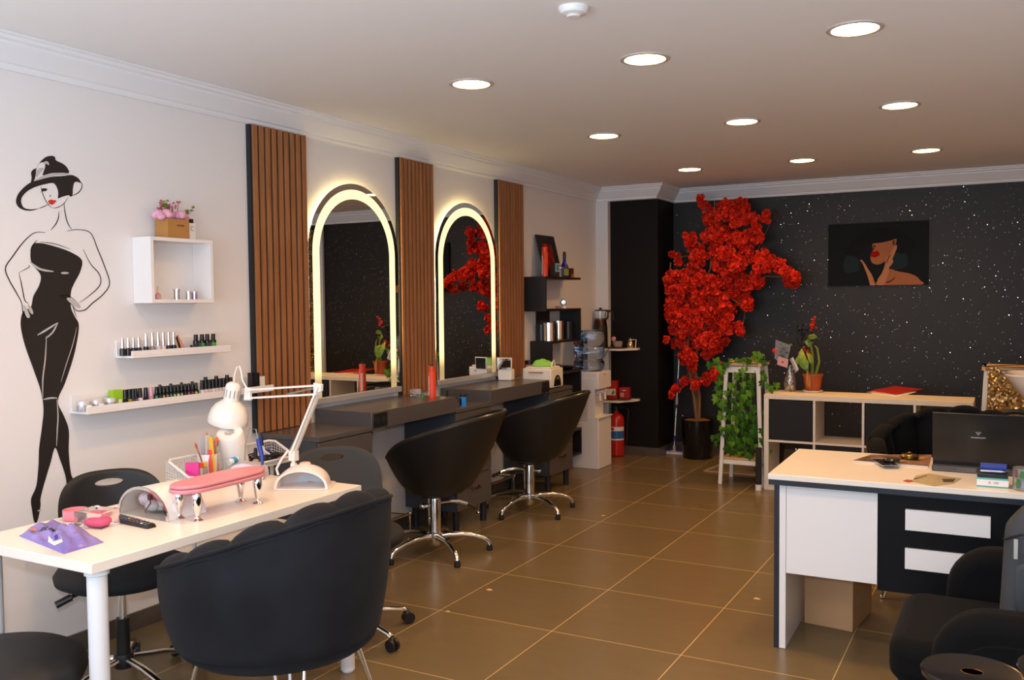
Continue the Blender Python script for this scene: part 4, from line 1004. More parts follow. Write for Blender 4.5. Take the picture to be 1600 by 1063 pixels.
# thin cable hanging under the table
t = tag(MB().tube([(.03, 1.80, .70), (.03, 1.81, .58), (.03, 1.86, .52), (.03, 1.95, .50), (.03, 2.05, .53), (.03, 2.09, .62), (.03, 2.08, .71)], .0022, 6).build('hanging_cable', WIRE), 'thin white cable looping against the wall under the nail table', 'cable')

# ================================================================== LEFT WALL: MURAL
mu = thing('wall_mural', 'painted wall decal of a slim woman in a black dress and wide hat', 'wall decal', (0, 2.40, 1.35))
MK = mat('mural_black', '1d1715', .6); MG = mat('mural_grey', 'b9b4b0', .6); MRD = mat('mural_red', 'c8301c', .5)
def wm(p, s, ox, oy): q = on_x(ox+p[0]*s, oy+p[1]*s, .001); return (q.y-2.40, q.z-1.35)
def cr(pts, n=5, closed=True):
    out = []; N_ = len(pts); R = range(N_ if closed else N_-1)
    for i in R:
        p0, p1, p2, p3 = (pts[(i+k) % N_] if closed else pts[min(max(i+k, 0), N_-1)] for k in (-1, 0, 1, 2))
        for j in range(n):
            t_ = j/n; out.append(tuple(.5*(2*b+(c-a)*t_+(2*a-5*b+4*c-d)*t_*t_+(3*b-a-3*c+d)*t_**3) for a, b, c, d in zip(p0, p1, p2, p3)))
    if not closed: out.append(pts[-1])
    return out
def mfill(m, pts, s, ox, oy, x1=.0015, smooth=True):
    P = [wm(p, s, ox, oy) for p in (cr(pts) if smooth else pts)]
    from mathutils.geometry import tessellate_polygon
    tri = tessellate_polygon([[Vector((a, b, 0)) for a, b in P]])
    m.add([(x1, a, b) for a, b in P], [t for t in tri])
def mline(m, pts, w, s, ox, oy, x1=.0015):
    P = [Vector(wm(p, s, ox, oy)) for p in cr(pts, 6, False)]; L_ = []; Rr = []; n = len(P)
    for i, p in enumerate(P):
        d = (P[min(i+1, n-1)]-P[max(i-1, 0)]).normalized(); k = min(1, .35+2.2*min(i, n-1-i)/n); o = Vector((-d.y, d.x))*w/2*k; L_.append(p+o); Rr.append(p-o)
    vs = [(x1, a.x, a.y) for a in L_]+[(x1, a.x, a.y) for a in Rr]; m.add(vs, [(i, i+1, n+i+1, n+i) for i in range(n-1)])
sA = (200/354, 0, 220); sB = (.16, 0, 230)
m = MB()
mfill(m, [(88,290),(110,283),(150,292),(195,308),(226,330),(222,362),(205,395),(196,420),(196,460),(206,485),(218,510),(212,560),(200,610),(180,670),(160,720),(176,760),(190,800),(190,860),(196,920),(206,945),(203,970),(190,1005),(181,1022),(180,985),(184,960),(180,925),(165,880),(152,850),(140,890),(122,950),(112,990),(112,1010),(104,1050),(95,1055),(88,1020),(86,990),(100,955),(106,900),(108,850),(116,790),(120,740),(112,690),(95,640),(70,570),(58,520),(58,490),(66,470),(85,460),(92,430),(108,400),(112,372),(92,345),(84,325)], *sA)
# hat
mfill(m, [(300,345),(230,395),(175,460),(155,530),(175,580),(225,612),(300,622),(380,600),(300,608),(235,592),(208,545),(212,495),(255,440),(320,400),(390,375),(450,360),(520,352),(555,395),(568,450),(566,500),(600,488),(665,470),(690,485),(708,468),(712,400),(728,345),(762,340),(792,352),(770,310),(735,285),(690,272),(600,283),(500,290),(400,315)], *sB)
mfill(m, [(420,275),(500,255),(600,250),(672,252),(655,200),(610,160),(548,130),(535,95),(500,85),(450,95),(405,130),(378,165),(355,215),(345,290),(330,330),(308,345),(300,345),(308,300),(304,245),(330,215),(355,205),(380,160),(430,150),(440,190),(425,240)], *sB)
mfill(m, [(400,410),(430,402),(462,410),(448,428),(420,432),(392,442),(410,425)], *sB)
for pts, w in (([(762,340),(798,352),(796,400),(770,440),(735,462),(705,475)], .004), ([(400,380),(412,440),(440,510),(480,570),(515,595)], .003), ([(515,595),(560,590),(620,555),(665,490)], .003), ([(575,628),(570,690),(545,750),(495,812)], .0045), ([(625,545),(635,640),(660,740),(700,805)], .0045), ([(380,600),(430,580),(475,555)], .003), ([(488,465),(492,490)], .0035)): mline(m, pts, w, *sB)
for pts, w in (([(185,250),(215,246),(250,255),(270,300),(290,350),(303,395),(285,425),(255,450),(235,468),(212,470),(200,455),(185,440)], .005), ([(230,300),(250,340),(275,370),(276,400),(245,430),(220,448)], .0045), ([(125,254),(95,255),(65,280),(35,320),(15,352),(25,385),(45,420),(60,450),(62,475)], .005), ([(52,365),(80,350),(78,345)], .003), ([(52,365),(60,400),(68,440),(78,450)], .0045), ([(103,275),(90,290),(84,305)], .004), ([(110,280),(150,285),(195,300)], .003), ([(60,450),(64,478),(72,492)], .003), ([(78,452),(88,470),(90,490)], .003), ([(185,438),(170,432),(172,428),(195,432),(212,445)], .003), ([(200,455),(212,490)], .003), ([(214,515),(205,560),(185,620),(168,670)], .006)): mline(m, pts, w, *sA)
m.build('black_figure', MK, mu, smooth=False)
for pts, w in (([(82,335),(110,355),(148,362)], .009), ([(168,366),(190,366)], .009), ([(103,538),(130,522),(160,503)], .008), ([(125,548),(145,530),(160,503)], .007), ([(128,540),(125,600),(118,660),(118,710)], .006), ([(118,716),(140,712),(158,712)], .007), ([(157,715),(160,760),(158,800),(156,845)], .006), ([(212,515),(202,560),(182,622),(168,668)], .004), ([(103,1024),(114,1022)], .006), ([(178,970),(187,966)], .005), ([(66,455),(75,480),(80,490)], .016), ([(78,455),(90,480)], .014), ([(185,436),(205,448),(222,462)], .022)): m = MB(); mline(m, pts, w, *sA, x1=.0021); m.build('grey_highlight', MG, mu, smooth=False)
for pts, w in (([(330,330),(400,300),(500,270),(600,262),(672,262)], .010), ([(355,290),(375,240),(420,205)], .016), ([(425,160),(455,150),(475,175)], .011)): m = MB(); mline(m, pts, w, *sB, x1=.0021); m.build('grey_highlight', MG, mu, smooth=False)
m = MB(); mfill(m, [(470,525),(500,512),(515,518),(548,522),(535,545),(510,562),(480,552)], *sB, x1=.0021); m.build('red_lips', MRD, mu, smooth=False)

# ================================================================== LEFT WALL: BOX SHELF AND PICTURE LEDGES
WSH = mat('shelf_white', (.80, .77, .75), .4)
sh_ = thing('wall_box_shelf', 'open white square box shelf on the left wall', 'shelf', (0, 2.79, 1.49))
m = MB(); w_, h_, d_, k_ = .362, .298, .122, .016
m.box(.001, d_, 0, k_, 0, h_); m.box(.001, d_, w_-k_, w_, 0, h_); m.box(.001, d_, k_, w_-k_, 0, k_); m.box(.001, d_, k_, w_-k_, h_-k_, h_)
m.build('frame', WSH, sh_, smooth=False)
def ledge(y0, z0, L1, L2, label):
    t = thing('picture_ledge', label, 'shelf', (0, y0, z0))
    m = MB(); m.box(.001, .115, 0, L1, 0, .010); m.box(.001, .012, 0, L1, .010, .075); m.box(.105, .115, 0, L1, .010, .032)
    if L2 > L1: m.box(.044, .115, L1, L2, 0, .010); m.box(.044, .054, L1, L2, .010, .075); m.box(.105, .115, L1, L2, .010, .032)
    m.build('ledge', WSH, t, bevel=.0012, smooth=False); return t
ledge(2.685, 1.248, .575, 0, 'upper white picture ledge with nail polish bottles')
ledge(2.455, 1.026, 1.043, 1.095, 'lower, longer white picture ledge crowded with nail polish bottles')
# upper ledge bottles, y along the wall
ZU, ZL = 1.248+.0105, 1.026+.0105
SIL = mat('polish_cap_silver', (.72, .70, .73), .18, .9)
def polish(lab, y, z, x, r, hb, hc, bc, cc, grp, cr_=None, taper=.7, square=False):
    t = thing('nail_polish', lab, 'nail polish', (x, y, z), 0, grp)
    n = 4 if square else 16
    mb = mat('polish_'+bc, bc, .2); c_ = SIL if cc == 'silver' else mat('cap_'+cc, cc, .3)
    m = MB()
    if square: m.cbox(0, 0, hb/2, 2*r, 2*r, hb)
    else: m.lathe([(0, 0), (r, 0), (r, hb-.004), (r*.5, hb), (0, hb)], 14)
    m.build('bottle', mb, t, bevel=.0015 if square else 0)
    q = cr_ or r*.62
    MB().lathe([(0, hb), (q, hb), (q*taper, hb+hc), (0, hb+hc+.001)], 12).build('cap', c_, t)
    return t
def upx(px, py, x=.06): return on_x(px, py, x).y
s_ = 310/1600
up_specs = [(523,'1a1a20','short black bottle with a silver cap, first on the upper ledge'),(568,'2a2426','short dark bottle with a silver cap, second on the upper ledge'),(611,'22222a','short dark bottle with a silver cap, third on the upper ledge'),(655,'1e2230','short navy bottle with a silver cap, fourth on the upper ledge'),
 (714,'15151a','taller black bottle with a long silver cap, fifth on the upper ledge'),(765,'8a7f88','taller mauve grey bottle with a long silver cap, sixth on the upper ledge'),(811,'d8ccd0','taller white bottle with a long silver cap, seventh on the upper ledge'),(853,'e0cfd0','taller pale pink bottle with a long silver cap, eighth on the upper ledge'),(897,'26242c','taller dark bottle with a long silver cap, ninth on the upper ledge'),(937,'1c1b22','taller black bottle with a long silver cap, tenth on the upper ledge')]
for i, (u, c, lab) in enumerate(up_specs):
    tall = i >= 4; polish(lab, upx(90+u*s_, 545), ZU, .06, .0125, .034 if not tall else .036, .044 if not tall else .060, c, 'silver', 'silver capped nail polishes on the upper ledge', .0085)
for k, (u, c, lab) in enumerate(((1128,'2c2a2c','stubby black gel bottle with a grey label on the upper ledge'),(1178,'2f8a32','stubby gel bottle with a green label, left one, on the upper ledge'),(1220,'3b3336','stubby black gel bottle with a brown label on the upper ledge'),(1268,'3aa33c','stubby gel bottle with a bright green label at the right end of the upper ledge'))):
    t = polish(lab, upx(90+u*s_, 540), ZU, .05, .0135, .052, .026, '141416', '101012', 'stubby black gel bottles on the upper ledge', .010, 1.0)
    MB().lathe([(.0137, .012), (.0142, .012), (.0142, .036), (.0137, .036)], 10, a0=-1.5, a1=.5).build('label', mat('gel_label_'+c, c, .5), t, smooth=False)
y = upx(90+1010*s_, 540); t = thing('nail_sample_card', 'dark and peach nail sample card leaning on the upper ledge', 'card', (.05, y, ZU))
MB().hexa([(0, -.012, 0), (0, .03, 0), (.004, .03, 0), (.004, -.012, 0)], [(0, -.035, .072), (0, -.02, .08), (.004, -.02, .08), (.004, -.035, .072)]).build('card', mat('card_peach', 'd2937e', .5), t); MB().hexa([(.0045, -.015, .01), (.0045, .000, .0), (.006, .0, .0), (.006, -.015, .01)], [(.0045, -.035, .066), (.0045, -.028, .078), (.006, -.028, .078), (.006, -.035, .066)]).build('dark_stripe', BLACKP, t)
y = upx(90+1085*s_, 540); t = thing('glitter_pot', 'low dark glitter pot beside the gel bottles on the upper ledge', 'pot', (.07, y, ZU)); MB().lathe([(0, 0), (.016, 0), (.016, .022), (0, .022)], 16).build('pot', mat('glitter_plum', '4a3a4a', .3), t); MB().lathe([(0, .022), (.0165, .022), (.0165, .030), (0, .030)], 16).build('lid', BLACKP, t)
# lower ledge
for k, (u, lab) in enumerate(((200,'leftmost of three silver glitter jars on the lower ledge'),(310,'middle of three silver glitter jars on the lower ledge'),(418,'rightmost of three silver glitter jars, beside the green box'))):
    t = thing('glitter_jar', lab, 'jar', (.062, upx(90+u*s_, 625), ZL), 0, 'silver jars on the lower ledge')
    MB().lathe([(0, 0), (.024, 0), (.025, .003), (.025, .026), (0, .026)], 24).build('jar', mat('jar_silver_glitter', (.62, .62, .66), .25, .6), t); MB().lathe([(0, .0265), (.0265, .0265), (.0265, .042), (.024, .044), (0, .044)], 24).build('lid', mat('jar_lid', (.70, .68, .68), .3, .3), t)
for k, (u, lab) in enumerate(((255,'tiny amber pot between the first two silver jars'),(352,'tiny amber pot between the last two silver jars'))):
    t = thing('amber_pot', lab, 'pot', (.088, upx(90+u*s_, 630, .088), ZL)); MB().lathe([(0, 0), (.011, 0), (.011, .018), (0, .018)], 14).build('pot', mat('amber_plastic', 'c08a58', .3), t); MB().lathe([(0, .0182), (.0118, .0182), (.0118, .026), (0, .026)], 14).build('lid', WHITE, t)
y = upx(90+487*s_, 620); t = thing('green_box', 'lime green box standing on the lower ledge', 'box', (.045, y, ZL)); MB().cbox(0, 0, .037, .03, .052, .074).build('carton', mat('lime_green', '8fbf1f', .45), t, bevel=.001); MB().box(.0152, .0156, .002, .018, .004, .032).build('label', WHITE, t, smooth=False)
lows = [(545,'15161a','141416','slim black bottle touching the green box'),(578,'a88f2a','141416','mustard yellow bottle with a black cap'),(608,'4a4540','141416','smoky brown bottle with a black cap'),(628,'6a6068','151517','grey mauve bottle with a black cap'),(665,'e6dcdc','141416','white labelled bottle with a black cap'),(712,'2b2228','141416','dark plum bottle with a black cap'),(750,'cc9aae','d8a4b8','pink bottle with a pink cap')]
for u, bc, cc, lab in lows: polish(lab+' on the lower ledge', upx(90+u*s_, 618), ZL, .06, .0125, .030, .042, bc, cc, 'coloured polishes on the lower ledge', .0105, .8)
rnd = random.Random(5); cols = [('3f8a5a','green'),('151518','black'),('b08a50','gold'),('a86a3a','copper'),('1f9a7a','teal'),('8aa83a','olive'),('d8d0c0','cream'),('a83232','red'),('7a2a3a','wine'),('9ab84a','lime')]
seen = {}
lownames = ['leftmost','second','third','fourth','fifth','sixth','seventh','eighth','ninth','tenth','eleventh','twelfth']
for i in range(12):
    u = 795+i*29; c, cn = cols[[0,1,2,3,4,9,6,5,1,7,8,9][i]]
    t = polish('%s of twelve black gel bottles with colour dots on the lower ledge, %s dot' % (lownames[i], cn), upx(90+u*s_, 612), ZL, .062, .0125, .040, .030+.008*(i % 3 == 1), '121215', '121214', 'dotted black gel bottles on the lower ledge', .0095, .75)
    MB().lathe([(0, 0), (.0065, 0), (.0065, .0012), (0, .0014)], 12).build('colour_dot', mat('dot_'+c, c, .4), t); d = t.children[-1]; d.location = (.0095, -.0080, .022); d.rotation_euler = (0, PI/2, -.7)
for i in range(9):
    u = 1165+i*29
    polish('%s of nine pale bottles with tall black caps at the right of the lower ledge' % lownames[i], on_x(90+u*s_, 606, .062).y, ZL, .062, .0125, .034, .044+.014*(i % 3 == 1), ('e0d0ce', 'd8c0c4', 'c8b8c0')[i % 3], '141416', 'pale polishes with black caps on the lower ledge', .0100, .92)
t = thing('black_polish_box', 'black box pair at the right end of the lower ledge behind the lamp', 'box', (.060, 3.462, ZL)); MB().cbox(0, -.014, .045, .03, .026, .090).cbox(0, .016, .045, .03, .026, .086).build('carton', mat('carton_black_purple', '17141c', .3), t, bevel=.001)
# things in and on the box shelf
x = .075
t = thing('flower_box', 'brown kraft box of pink artificial peonies on the white box shelf', 'flower box', (.062, 2.965, 1.7885), 0)
MB().cbox(0, 0, .045, .085, .125, .088).build('kraft_box', mat('kraft', 'b07c40', .7), t, bevel=.001)
print_marks(.045, .008, 'lettering', mat('print_brown', '5a3a1c', .6), t, (.0432, .012, .060), (PI/2, 0, PI/2), 3)
m = MB(); rnd = random.Random(2)
def peony(m, c, r):
    for k in range(14):
        a = rnd.uniform(0, 2*PI); e = rnd.uniform(-.2, 1.2); d = Vector((math.cos(a)*math.cos(e), math.sin(a)*math.cos(e), math.sin(e)))
        m.ball(Vector(c)+d*r*.45, r*.62, (1, 1, .8), 8, 6)
for c in ((.01, -.085, .098), (.02, -.045, .105), (.015, .040, .105), (-.01, .070, .095), (-.02, 0, .105)): peony(m, c, .032)
m.build('peonies', mat('peony_pink', 'e3adc0', .8, noise=(50, 'cf8aa6', .6)), t, ang=60)
m = MB()
for k in range(22):
    a = rnd.uniform(-.07, .05); h = rnd.uniform(.13, .175); m.ball((rnd.uniform(-.02, .02), a, h), .0055, n=6, m=4); m.cyl((0, a*.6, .09), (0, a, h), .001, n=3)
m.build('berries', mat('berry_rose', 'b54a68', .6), t)
m = MB()
def leafs(m, pts, L=.02, w=.008, rs=random.Random(4)):
    for p in pts:
        a = rs.uniform(0, 2*PI); e = rs.uniform(-.2, 1.0); d = Vector((math.cos(a)*math.cos(e), math.sin(a)*math.cos(e), math.sin(e))); s2 = d.cross(Vector((.3, .2, 1))).normalized()*w; p = Vector(p)
        m.add([p, p+d*L*.5+s2, p+d*L, p+d*L*.5-s2], [(0, 1, 2, 3)])
leafs(m, [(0, rnd.uniform(-.06, -.02), rnd.uniform(.12, .17)) for k in range(40)]); m.build('greenery', mat('leaf_olive', '7a8a2c', .6), t, smooth=False)
m = MB(); leafs(m, [(0, .08+.045*k/18, .12+.03*k/18+rnd.uniform(-.006, .006)) for k in range(18)]); m.build('green_sprig', MATS['leaf_olive'], t, smooth=False)
t = thing('perfume_bottle', 'white rectangular bottle with a black cap beside the flower box', 'bottle', (.062, 3.075, 1.7885)); MB().cbox(0, 0, .040, .025, .042, .08).build('bottle', mat('frost_white', (.80, .78, .74), .2), t, bevel=.004); MB().cbox(0, 0, .090, .016, .018, .020).build('cap', BLACKP, t, bevel=.001); MB().tube([(.0129, .004, .062), (.0129, -.010, .062), (.0129, -.010, .045), (.0129, .004, .045)], .0012, 4).build('printed_mark', mat('print_grey', (.2, .2, .22), .6), t)
zb_ = 1.49+.0165
t = thing('glass_polish', 'small clear pink bottle with a tall cap inside the box shelf', 'nail polish', (.085, 2.855, zb_)); MB().lathe([(0, 0), (.012, 0), (.013, .02), (.006, .030), (0, .030)], 16).build('bottle', mat('pink_tint', 'dfa6a6', .1, trans=.3), t); MB().lathe([(0, .030), (.006, .030), (.004, .062), (0, .063)], 12).build('cap', mat('blush_cap', 'e0b8a8', .3), t)
for k, (yy, h, lab) in enumerate(((2.965, .048, 'taller silver rimmed glass pot in the middle of the box shelf'), (3.035, .038, 'small silver glass pot right of the middle one in the box shelf'), (3.070, .036, 'small mauve glass pot at the right of the box shelf'))):
    t = thing('glass_pot', lab, 'pot', (.08, yy, zb_)); MB().lathe([(0, 0), (.014, 0), (.014, h*.8), (0, h*.8)], 16).build('glass', mat('silver_glass' if k < 2 else 'mauve_glass', (.6, .58, .6) if k < 2 else (.45, .33, .40), .1, .7), t); MB().lathe([(0, h*.8+.0003), (.0155, h*.8+.0003), (.0155, h), (0, h)], 16).build('lid', SIL, t)
# ================================================================== THINGS ON THE VANITY COUNTERS
CZ1 = .8785
ORC = mat('spray_orange', 'e0401c', .3); 
def spray(label, loc, r, h, nm='hair_spray_can'):
    t = thing(nm, label, 'spray can', loc)
    MB().lathe([(0, 0), (r, 0), (r, h*.80), (r*.88, h*.83), (0, h*.83)], 28).build('can', ORC, t, ang=50)
    MB().lathe([(0, h*.831), (r*.90, h*.831), (r*.90, h*.985), (r*.8, h), (0, h)], 24).build('cap', ORC, t)
    MB().lathe([(r*1.003, h*.08), (r*1.012, h*.08), (r*1.012, h*.70), (r*1.003, h*.70)], 14, a0=-2.4, a1=-1.75).build('side_print', mat('print_cream', 'e8b8a0', .4), t)
    return t
spray('orange hairspray can with a black nozzle on the nearer vanity counter', (.31, 4.74, CZ1), .0235, .20)
MB().cyl((0, 0, .20), (0, 0, .212), .010, n=12).build('nozzle', BLACKP, bpy.data.objects['hair_spray_can'])
for k, (x, y, r, h, c, lab) in enumerate(((.15, 4.83, .040, .045, 'b8a89c', 'clear glass bowl with a dark blue base on the nearer counter'), (.20, 4.755, .016, .050, '8c7060', 'small clear bottle left of the orange spray can'))):
    t = thing('glass_bowl' if k == 0 else 'glass_bottle', lab, 'bowl' if k == 0 else 'bottle', (x, y if k else 4.79, CZ1))
    MB().lathe([(0, 0), (r*.9, 0), (r, .006), (r, h), (r*.9, h), (r*.88, .008), (0, .008)], 24).build('glass', mat('thin_glass', (.95, .93, .9), .05, trans=.9), t)
    MB().lathe([(0, .0085), (r*.86, .0085), (r*.86, .018), (0, .018)], 20).build('contents', mat('ink_blue', '23284a', .3), t)
t = thing('green_vial', 'tiny green vial next to the orange spray can', 'vial', (.27, 4.69, CZ1)); MB().lathe([(0, 0), (.008, 0), (.008, .025), (.005, .03), (0, .03)], 12).build('vial', mat('green_glass', '2f7a3a', .2), t)
# round tray and dropper on low cabinet
t = thing('cosmetic_dish', 'small smoked glass dish with a clear foot on the low cabinet between the counters', 'dish', (.30, 4.93, .8005))
MB().lathe([(0, 0), (.022, 0), (.016, .008), (.008, .018), (.02, .026), (.060, .034), (.064, .042), (.058, .040), (0, .030)], 28).build('dish', mat('smoke_glass', (.35, .28, .22), .08, trans=.6), t)
t = thing('dropper_bottle', 'amber dropper bottle with a black rubber top on the smoked glass dish', 'bottle', (.30, 4.93, .8385))
MB().lathe([(0, 0), (.018, 0), (.018, .022), (.008, .032), (0, .032)], 18).build('bottle', mat('amber_glass', '6a3014', .1), t); MB().lathe([(0, .032), (.009, .032), (.009, .045), (.005, .05), (.006, .068), (0, .072)], 14).build('dropper', BLACKR, t)
t = thing('blue_jar', 'small bright blue can with a black lid on the low cabinet between the counters', 'can', (.375, 5.00, .8005))
MB().lathe([(0, 0), (.022, 0), (.023, .003), (.023, .062), (0, .062)], 24).build('can', mat('azure_blue', '2e8ae0', .3), t); MB().lathe([(0, .0625), (.022, .0625), (.022, .078), (0, .078)], 24).build('lid', BLACKP, t)
MB().lathe([(.0232, .008), (.0240, .008), (.0240, .054), (.0232, .054)], 10, a0=-2.6, a1=-1.4).build('label', mat('label_dark_blue', '14284a', .4), t)
# small cosmetic mirror organiser on farther counter
CREAM = mat('cream_plastic', (.80, .75, .67), .35)
t = thing('makeup_organizer', 'cream cosmetics organiser with a tilted mirror front at the right end of the farther counter', 'organizer', (.13, 6.02, CZ1))
A_ = on_y(803, 592, 6.0); 
MB().box(-.055, .055, -.04, .04, 0, .085).build('box', CREAM, t, bevel=.008, seg=3)
fr = MB().hexa([(-.057, -.045, .083), (.057, -.045, .083), (.057, -.033, .083), (-.057, -.033, .083)], [(-.060, -.048, .175), (.060, -.048, .175), (.060, -.036, .175), (-.060, -.036, .175)]).build('mirror_frame', CREAM, t, bevel=.003)
MB().hexa([(-.050, -.0465, .086), (.050, -.0465, .086), (.050, -.0452, .086), (-.050, -.0452, .086)], [(-.052, -.0495, .168), (.052, -.0495, .168), (.052, -.0482, .168), (-.052, -.0482, .168)]).build('mirror', MIRR, fr, smooth=False)
t.rotation_euler[2] = math.radians(12)
t = thing('pink_jar', 'pink jar with a black lid behind the organiser, against the slat panel', 'jar', (.07, 6.60, .8005)); MB().lathe([(0, 0), (.038, 0), (.038, .16), (0, .16)], 24).build('jar', mat('jar_cream_lower', (.75, .66, .55), .35), t); MB().lathe([(.0385, .09), (.0388, .158), (.0382, .158), (.0380, .09)], 24).build('pink_label', mat('rose_label', 'c05560', .4), t); MB().lathe([(0, .1605), (.039, .1605), (.039, .195), (0, .195)], 24).build('lid', BLACKP, t)
t.location = (.055, 6.545, .8005)
# towel sterilizer box
t = thing('towel_warmer', 'cream towel warmer box with a black dial window beside the farther counter', 'towel warmer', (.155, 6.235, .8005))
MB().box(0, .25, 0, .21, .008, .155).build('cabinet', CREAM, t, bevel=.006, seg=3)
MB().box(.02, .23, .012, .198, .1552, .168).build('lid', CREAM, t, bevel=.005, seg=3)
dr = MB().box(.012, .238, -.012, -.0005, .016, .150).build('drawer', CREAM, t, bevel=.003)
MB().tube([(.065, -.014, .126), (.065, -.022, .126), (.185, -.022, .126), (.185, -.014, .126)], .0045, 8).build('copper_handle', mat('copper', 'c07a48', .3, .8), dr)
MB().prism([(.105+.062*math.cos(a), .018+.085*math.sin(a)) for a in [PI*i/20 for i in range(21)]], .2505, .2545, 'yz').build('dial_window', mat('gloss_black', (.01, .01, .01), .12), t)
m = MB()
for a in range(0, 181, 20): c_, s_ = math.cos(math.radians(a)), math.sin(math.radians(a)); m.tube([(.2549, .105+.046*c_, .018+.064*s_), (.2549, .105+.055*c_, .018+.076*s_)], .0012, 4)
m.tube([(.2549, .088, .078), (.2549, .122, .078)], .0016, 4); m.tube([(.2549, .094, .070), (.2549, .116, .070)], .0014, 4)
m.build('dial_marks', mat('dial_gold', 'a8965a', .4), t)
m = MB(); m.tube([(.20, .212, .11), (.205, .232, .10), (.205, .240, .06), (.20, .236, .01)], .0045, 8); m.build('side_handle', CREAM, t)
for x in (.03, .22):
    for y in (.03, .18): MB().lathe([(0, 0), (.010, 0), (.010, .0075), (0, .0075)], 12, (x, y, 0)).build('foot', BLACKR, t)
def cloth_blob(m, cx, cy, z, lx, ly, h, seed):
    r_ = random.Random(seed); ph = [r_.uniform(0, 6) for _ in range(6)]
    def top(u, v):
        a = u*2*PI; rr = v; n = 1+.12*math.sin(3*a+ph[0])+.07*math.sin(5*a+ph[1])
        return (cx+lx*rr*n*math.cos(a), cy+ly*rr*n*math.sin(a), z+h*(1-rr**3)*(1+.25*math.sin(6*rr+2*a+ph[2]))+.002)
    m.grid(top, 30, 9, cu=True)
    m.f.append(tuple(len(m.v)-30*9+i*9+8 for i in range(30))); m.mi.append(0)
m = MB(); cloth_blob(m, 0, 0, 0, .085, .07, .045, 4)
g = tag(m.build('green_towel', mat('lime_towel', '8fd05a', .85, bump=(120, .4, .003)), ang=70), 'crumpled lime green towel on top of the cream towel warmer', 'towel', loc=(.275, 6.34, .9690))
t = thing('cream_spray_hose', 'cream loop handle standing over the lime towel', 'handle', (.375, 6.33, .9690)); MB().tube([(0, -.03, 0), (.002, -.02, .03), (.004, 0, .045), (.002, .02, .03), (0, .035, 0)], .0055, 8).build('loop', CREAM, t)

# ================================================================== BLACK ZIGZAG WALL SHELF
sf = thing('zigzag_wall_shelf', 'black zigzag wall shelf right of the last slat panel', 'shelf', (0, 0, 0))
BK = mat('shelf_black_wood', (.010, .009, .008), .45)
def W0(px, py, x=.20): return on_x(px, py, x)
D_ = .20; T1 = .018
LV = [1.676, 1.411, 1.146, .880, .620, .365, .150]
m = MB()
y0s = [6.56, 6.56, 6.66, 6.66, 6.66, 6.66, 6.66]
for i, z in enumerate(LV): m.box(.002, D_, y0s[i], 7.245, z-T1, z)
for a, b, side in ((0, 1, 0), (1, 2, 1), (2, 3, 2), (3, 4, 1), (4, 5, 2), (5, 6, 1)):
    z1, z0 = LV[a]-T1, LV[b]
    if side == 0: m.box(.002, D_, 6.56, 6.578, z0, z1)
    elif side == 1: m.box(.002, D_, 7.227, 7.245, z0, z1)
    else: m.box(.002, D_, 6.66, 6.678, z0, z1)
m.build('shelf_boards', BK, sf, smooth=False)
MB().box(.002, .016, 6.765, 7.0, LV[2]+.0005, LV[1]-T1-.0005).build('spine_board', BK, sf, smooth=False)
# on the top board
ZT = LV[0]+.0005
P = [on_x(829.7, 366, .012), on_x(868, 369, .012)]; yb0, yb1 = 6.80, 7.05; zt = P[0].z
t = thing('framed_picture', 'black framed red picture leaning on the wall, top of the zigzag shelf', 'picture', (.10, 6.85, ZT))
def frm(m, e, x0, x1, w0=0, w1=1, h0=0, h1=1):
    def Pp(u, v, off): # leaning plane
        yy = (6.735+(.0)*v)*(1-u)+(7.06)*u; return (.0-.085*v+off, yy-6.85, v*(zt-ZT))
    m.hexa([Pp(w0, h0, x0), Pp(w1, h0, x0), Pp(w1, h0, x1), Pp(w0, h0, x1)], [Pp(w0, h1, x0), Pp(w1, h1, x0), Pp(w1, h1, x1), Pp(w0, h1, x1)])
m = MB(); frm(m, 0, 0, .016, 0, .2); frm(m, 0, 0, .016, .8, 1); frm(m, 0, 0, .016, .2, .8, 0, .15); frm(m, 0, 0, .016, .2, .8, .82, 1); m.build('frame', BK, t, smooth=False)
m = MB(); frm(m, 0, .002, .006, .2, .8, .15, .82); m.build('picture', mat('red_picture', 'b3200f', .4, noise=(14, '2a0d0a', 1.0)), t, smooth=False)
y = on_x(851.5, 430, .15).y; spray('orange spray can before the black picture frame', (.15, y, ZT), .026, .242, 'hair_spray_can')
def bxo(nm, lab, cat, x, y, z, sx, sy, sz, c, part='carton', rz=0, bev=.001):
    t = thing(nm, lab, cat, (x, y, z), rz); MB().cbox(0, 0, sz/2, sx, sy, sz).build(part, c if not isinstance(c, str) else mat('box_'+c, c, .45), t, bevel=bev); return t
y = on_x(863.5, 430, .13).y
t = bxo('gift_box', 'pale blue and black patterned box beside the orange can on the zigzag shelf', 'box', .150, y, ZT, .05, .082, .115, '3a2f2c')
MB().cbox(.0255, 0, .078, .001, .083, .072).build('blue_panel', mat('pale_blue', '8fb6c4', .4), t, smooth=False)
m = MB(); m.tube([(.0265, .016*math.cos(a), .078+.022*math.sin(a)) for a in [2*PI*i/20 for i in range(20)]], .0035, 6, closed=True); m.build('ring_mark', mat('ring_navy', '1c2a44', .4), t)
y = on_x(876, 430, .15).y; t = thing('silver_candle_jar', 'silver lidded glass jar in front of the blue bottle on the zigzag shelf', 'jar', (.145, y, ZT)); MB().lathe([(0, 0), (.029, 0), (.030, .075), (0, .075)], 24).build('jar', mat('plum_grey_glass', '6a6070', .2, .4), t); MB().lathe([(0, .0755), (.031, .0755), (.031, .085), (0, .085)], 24).build('lid', STEEL, t)
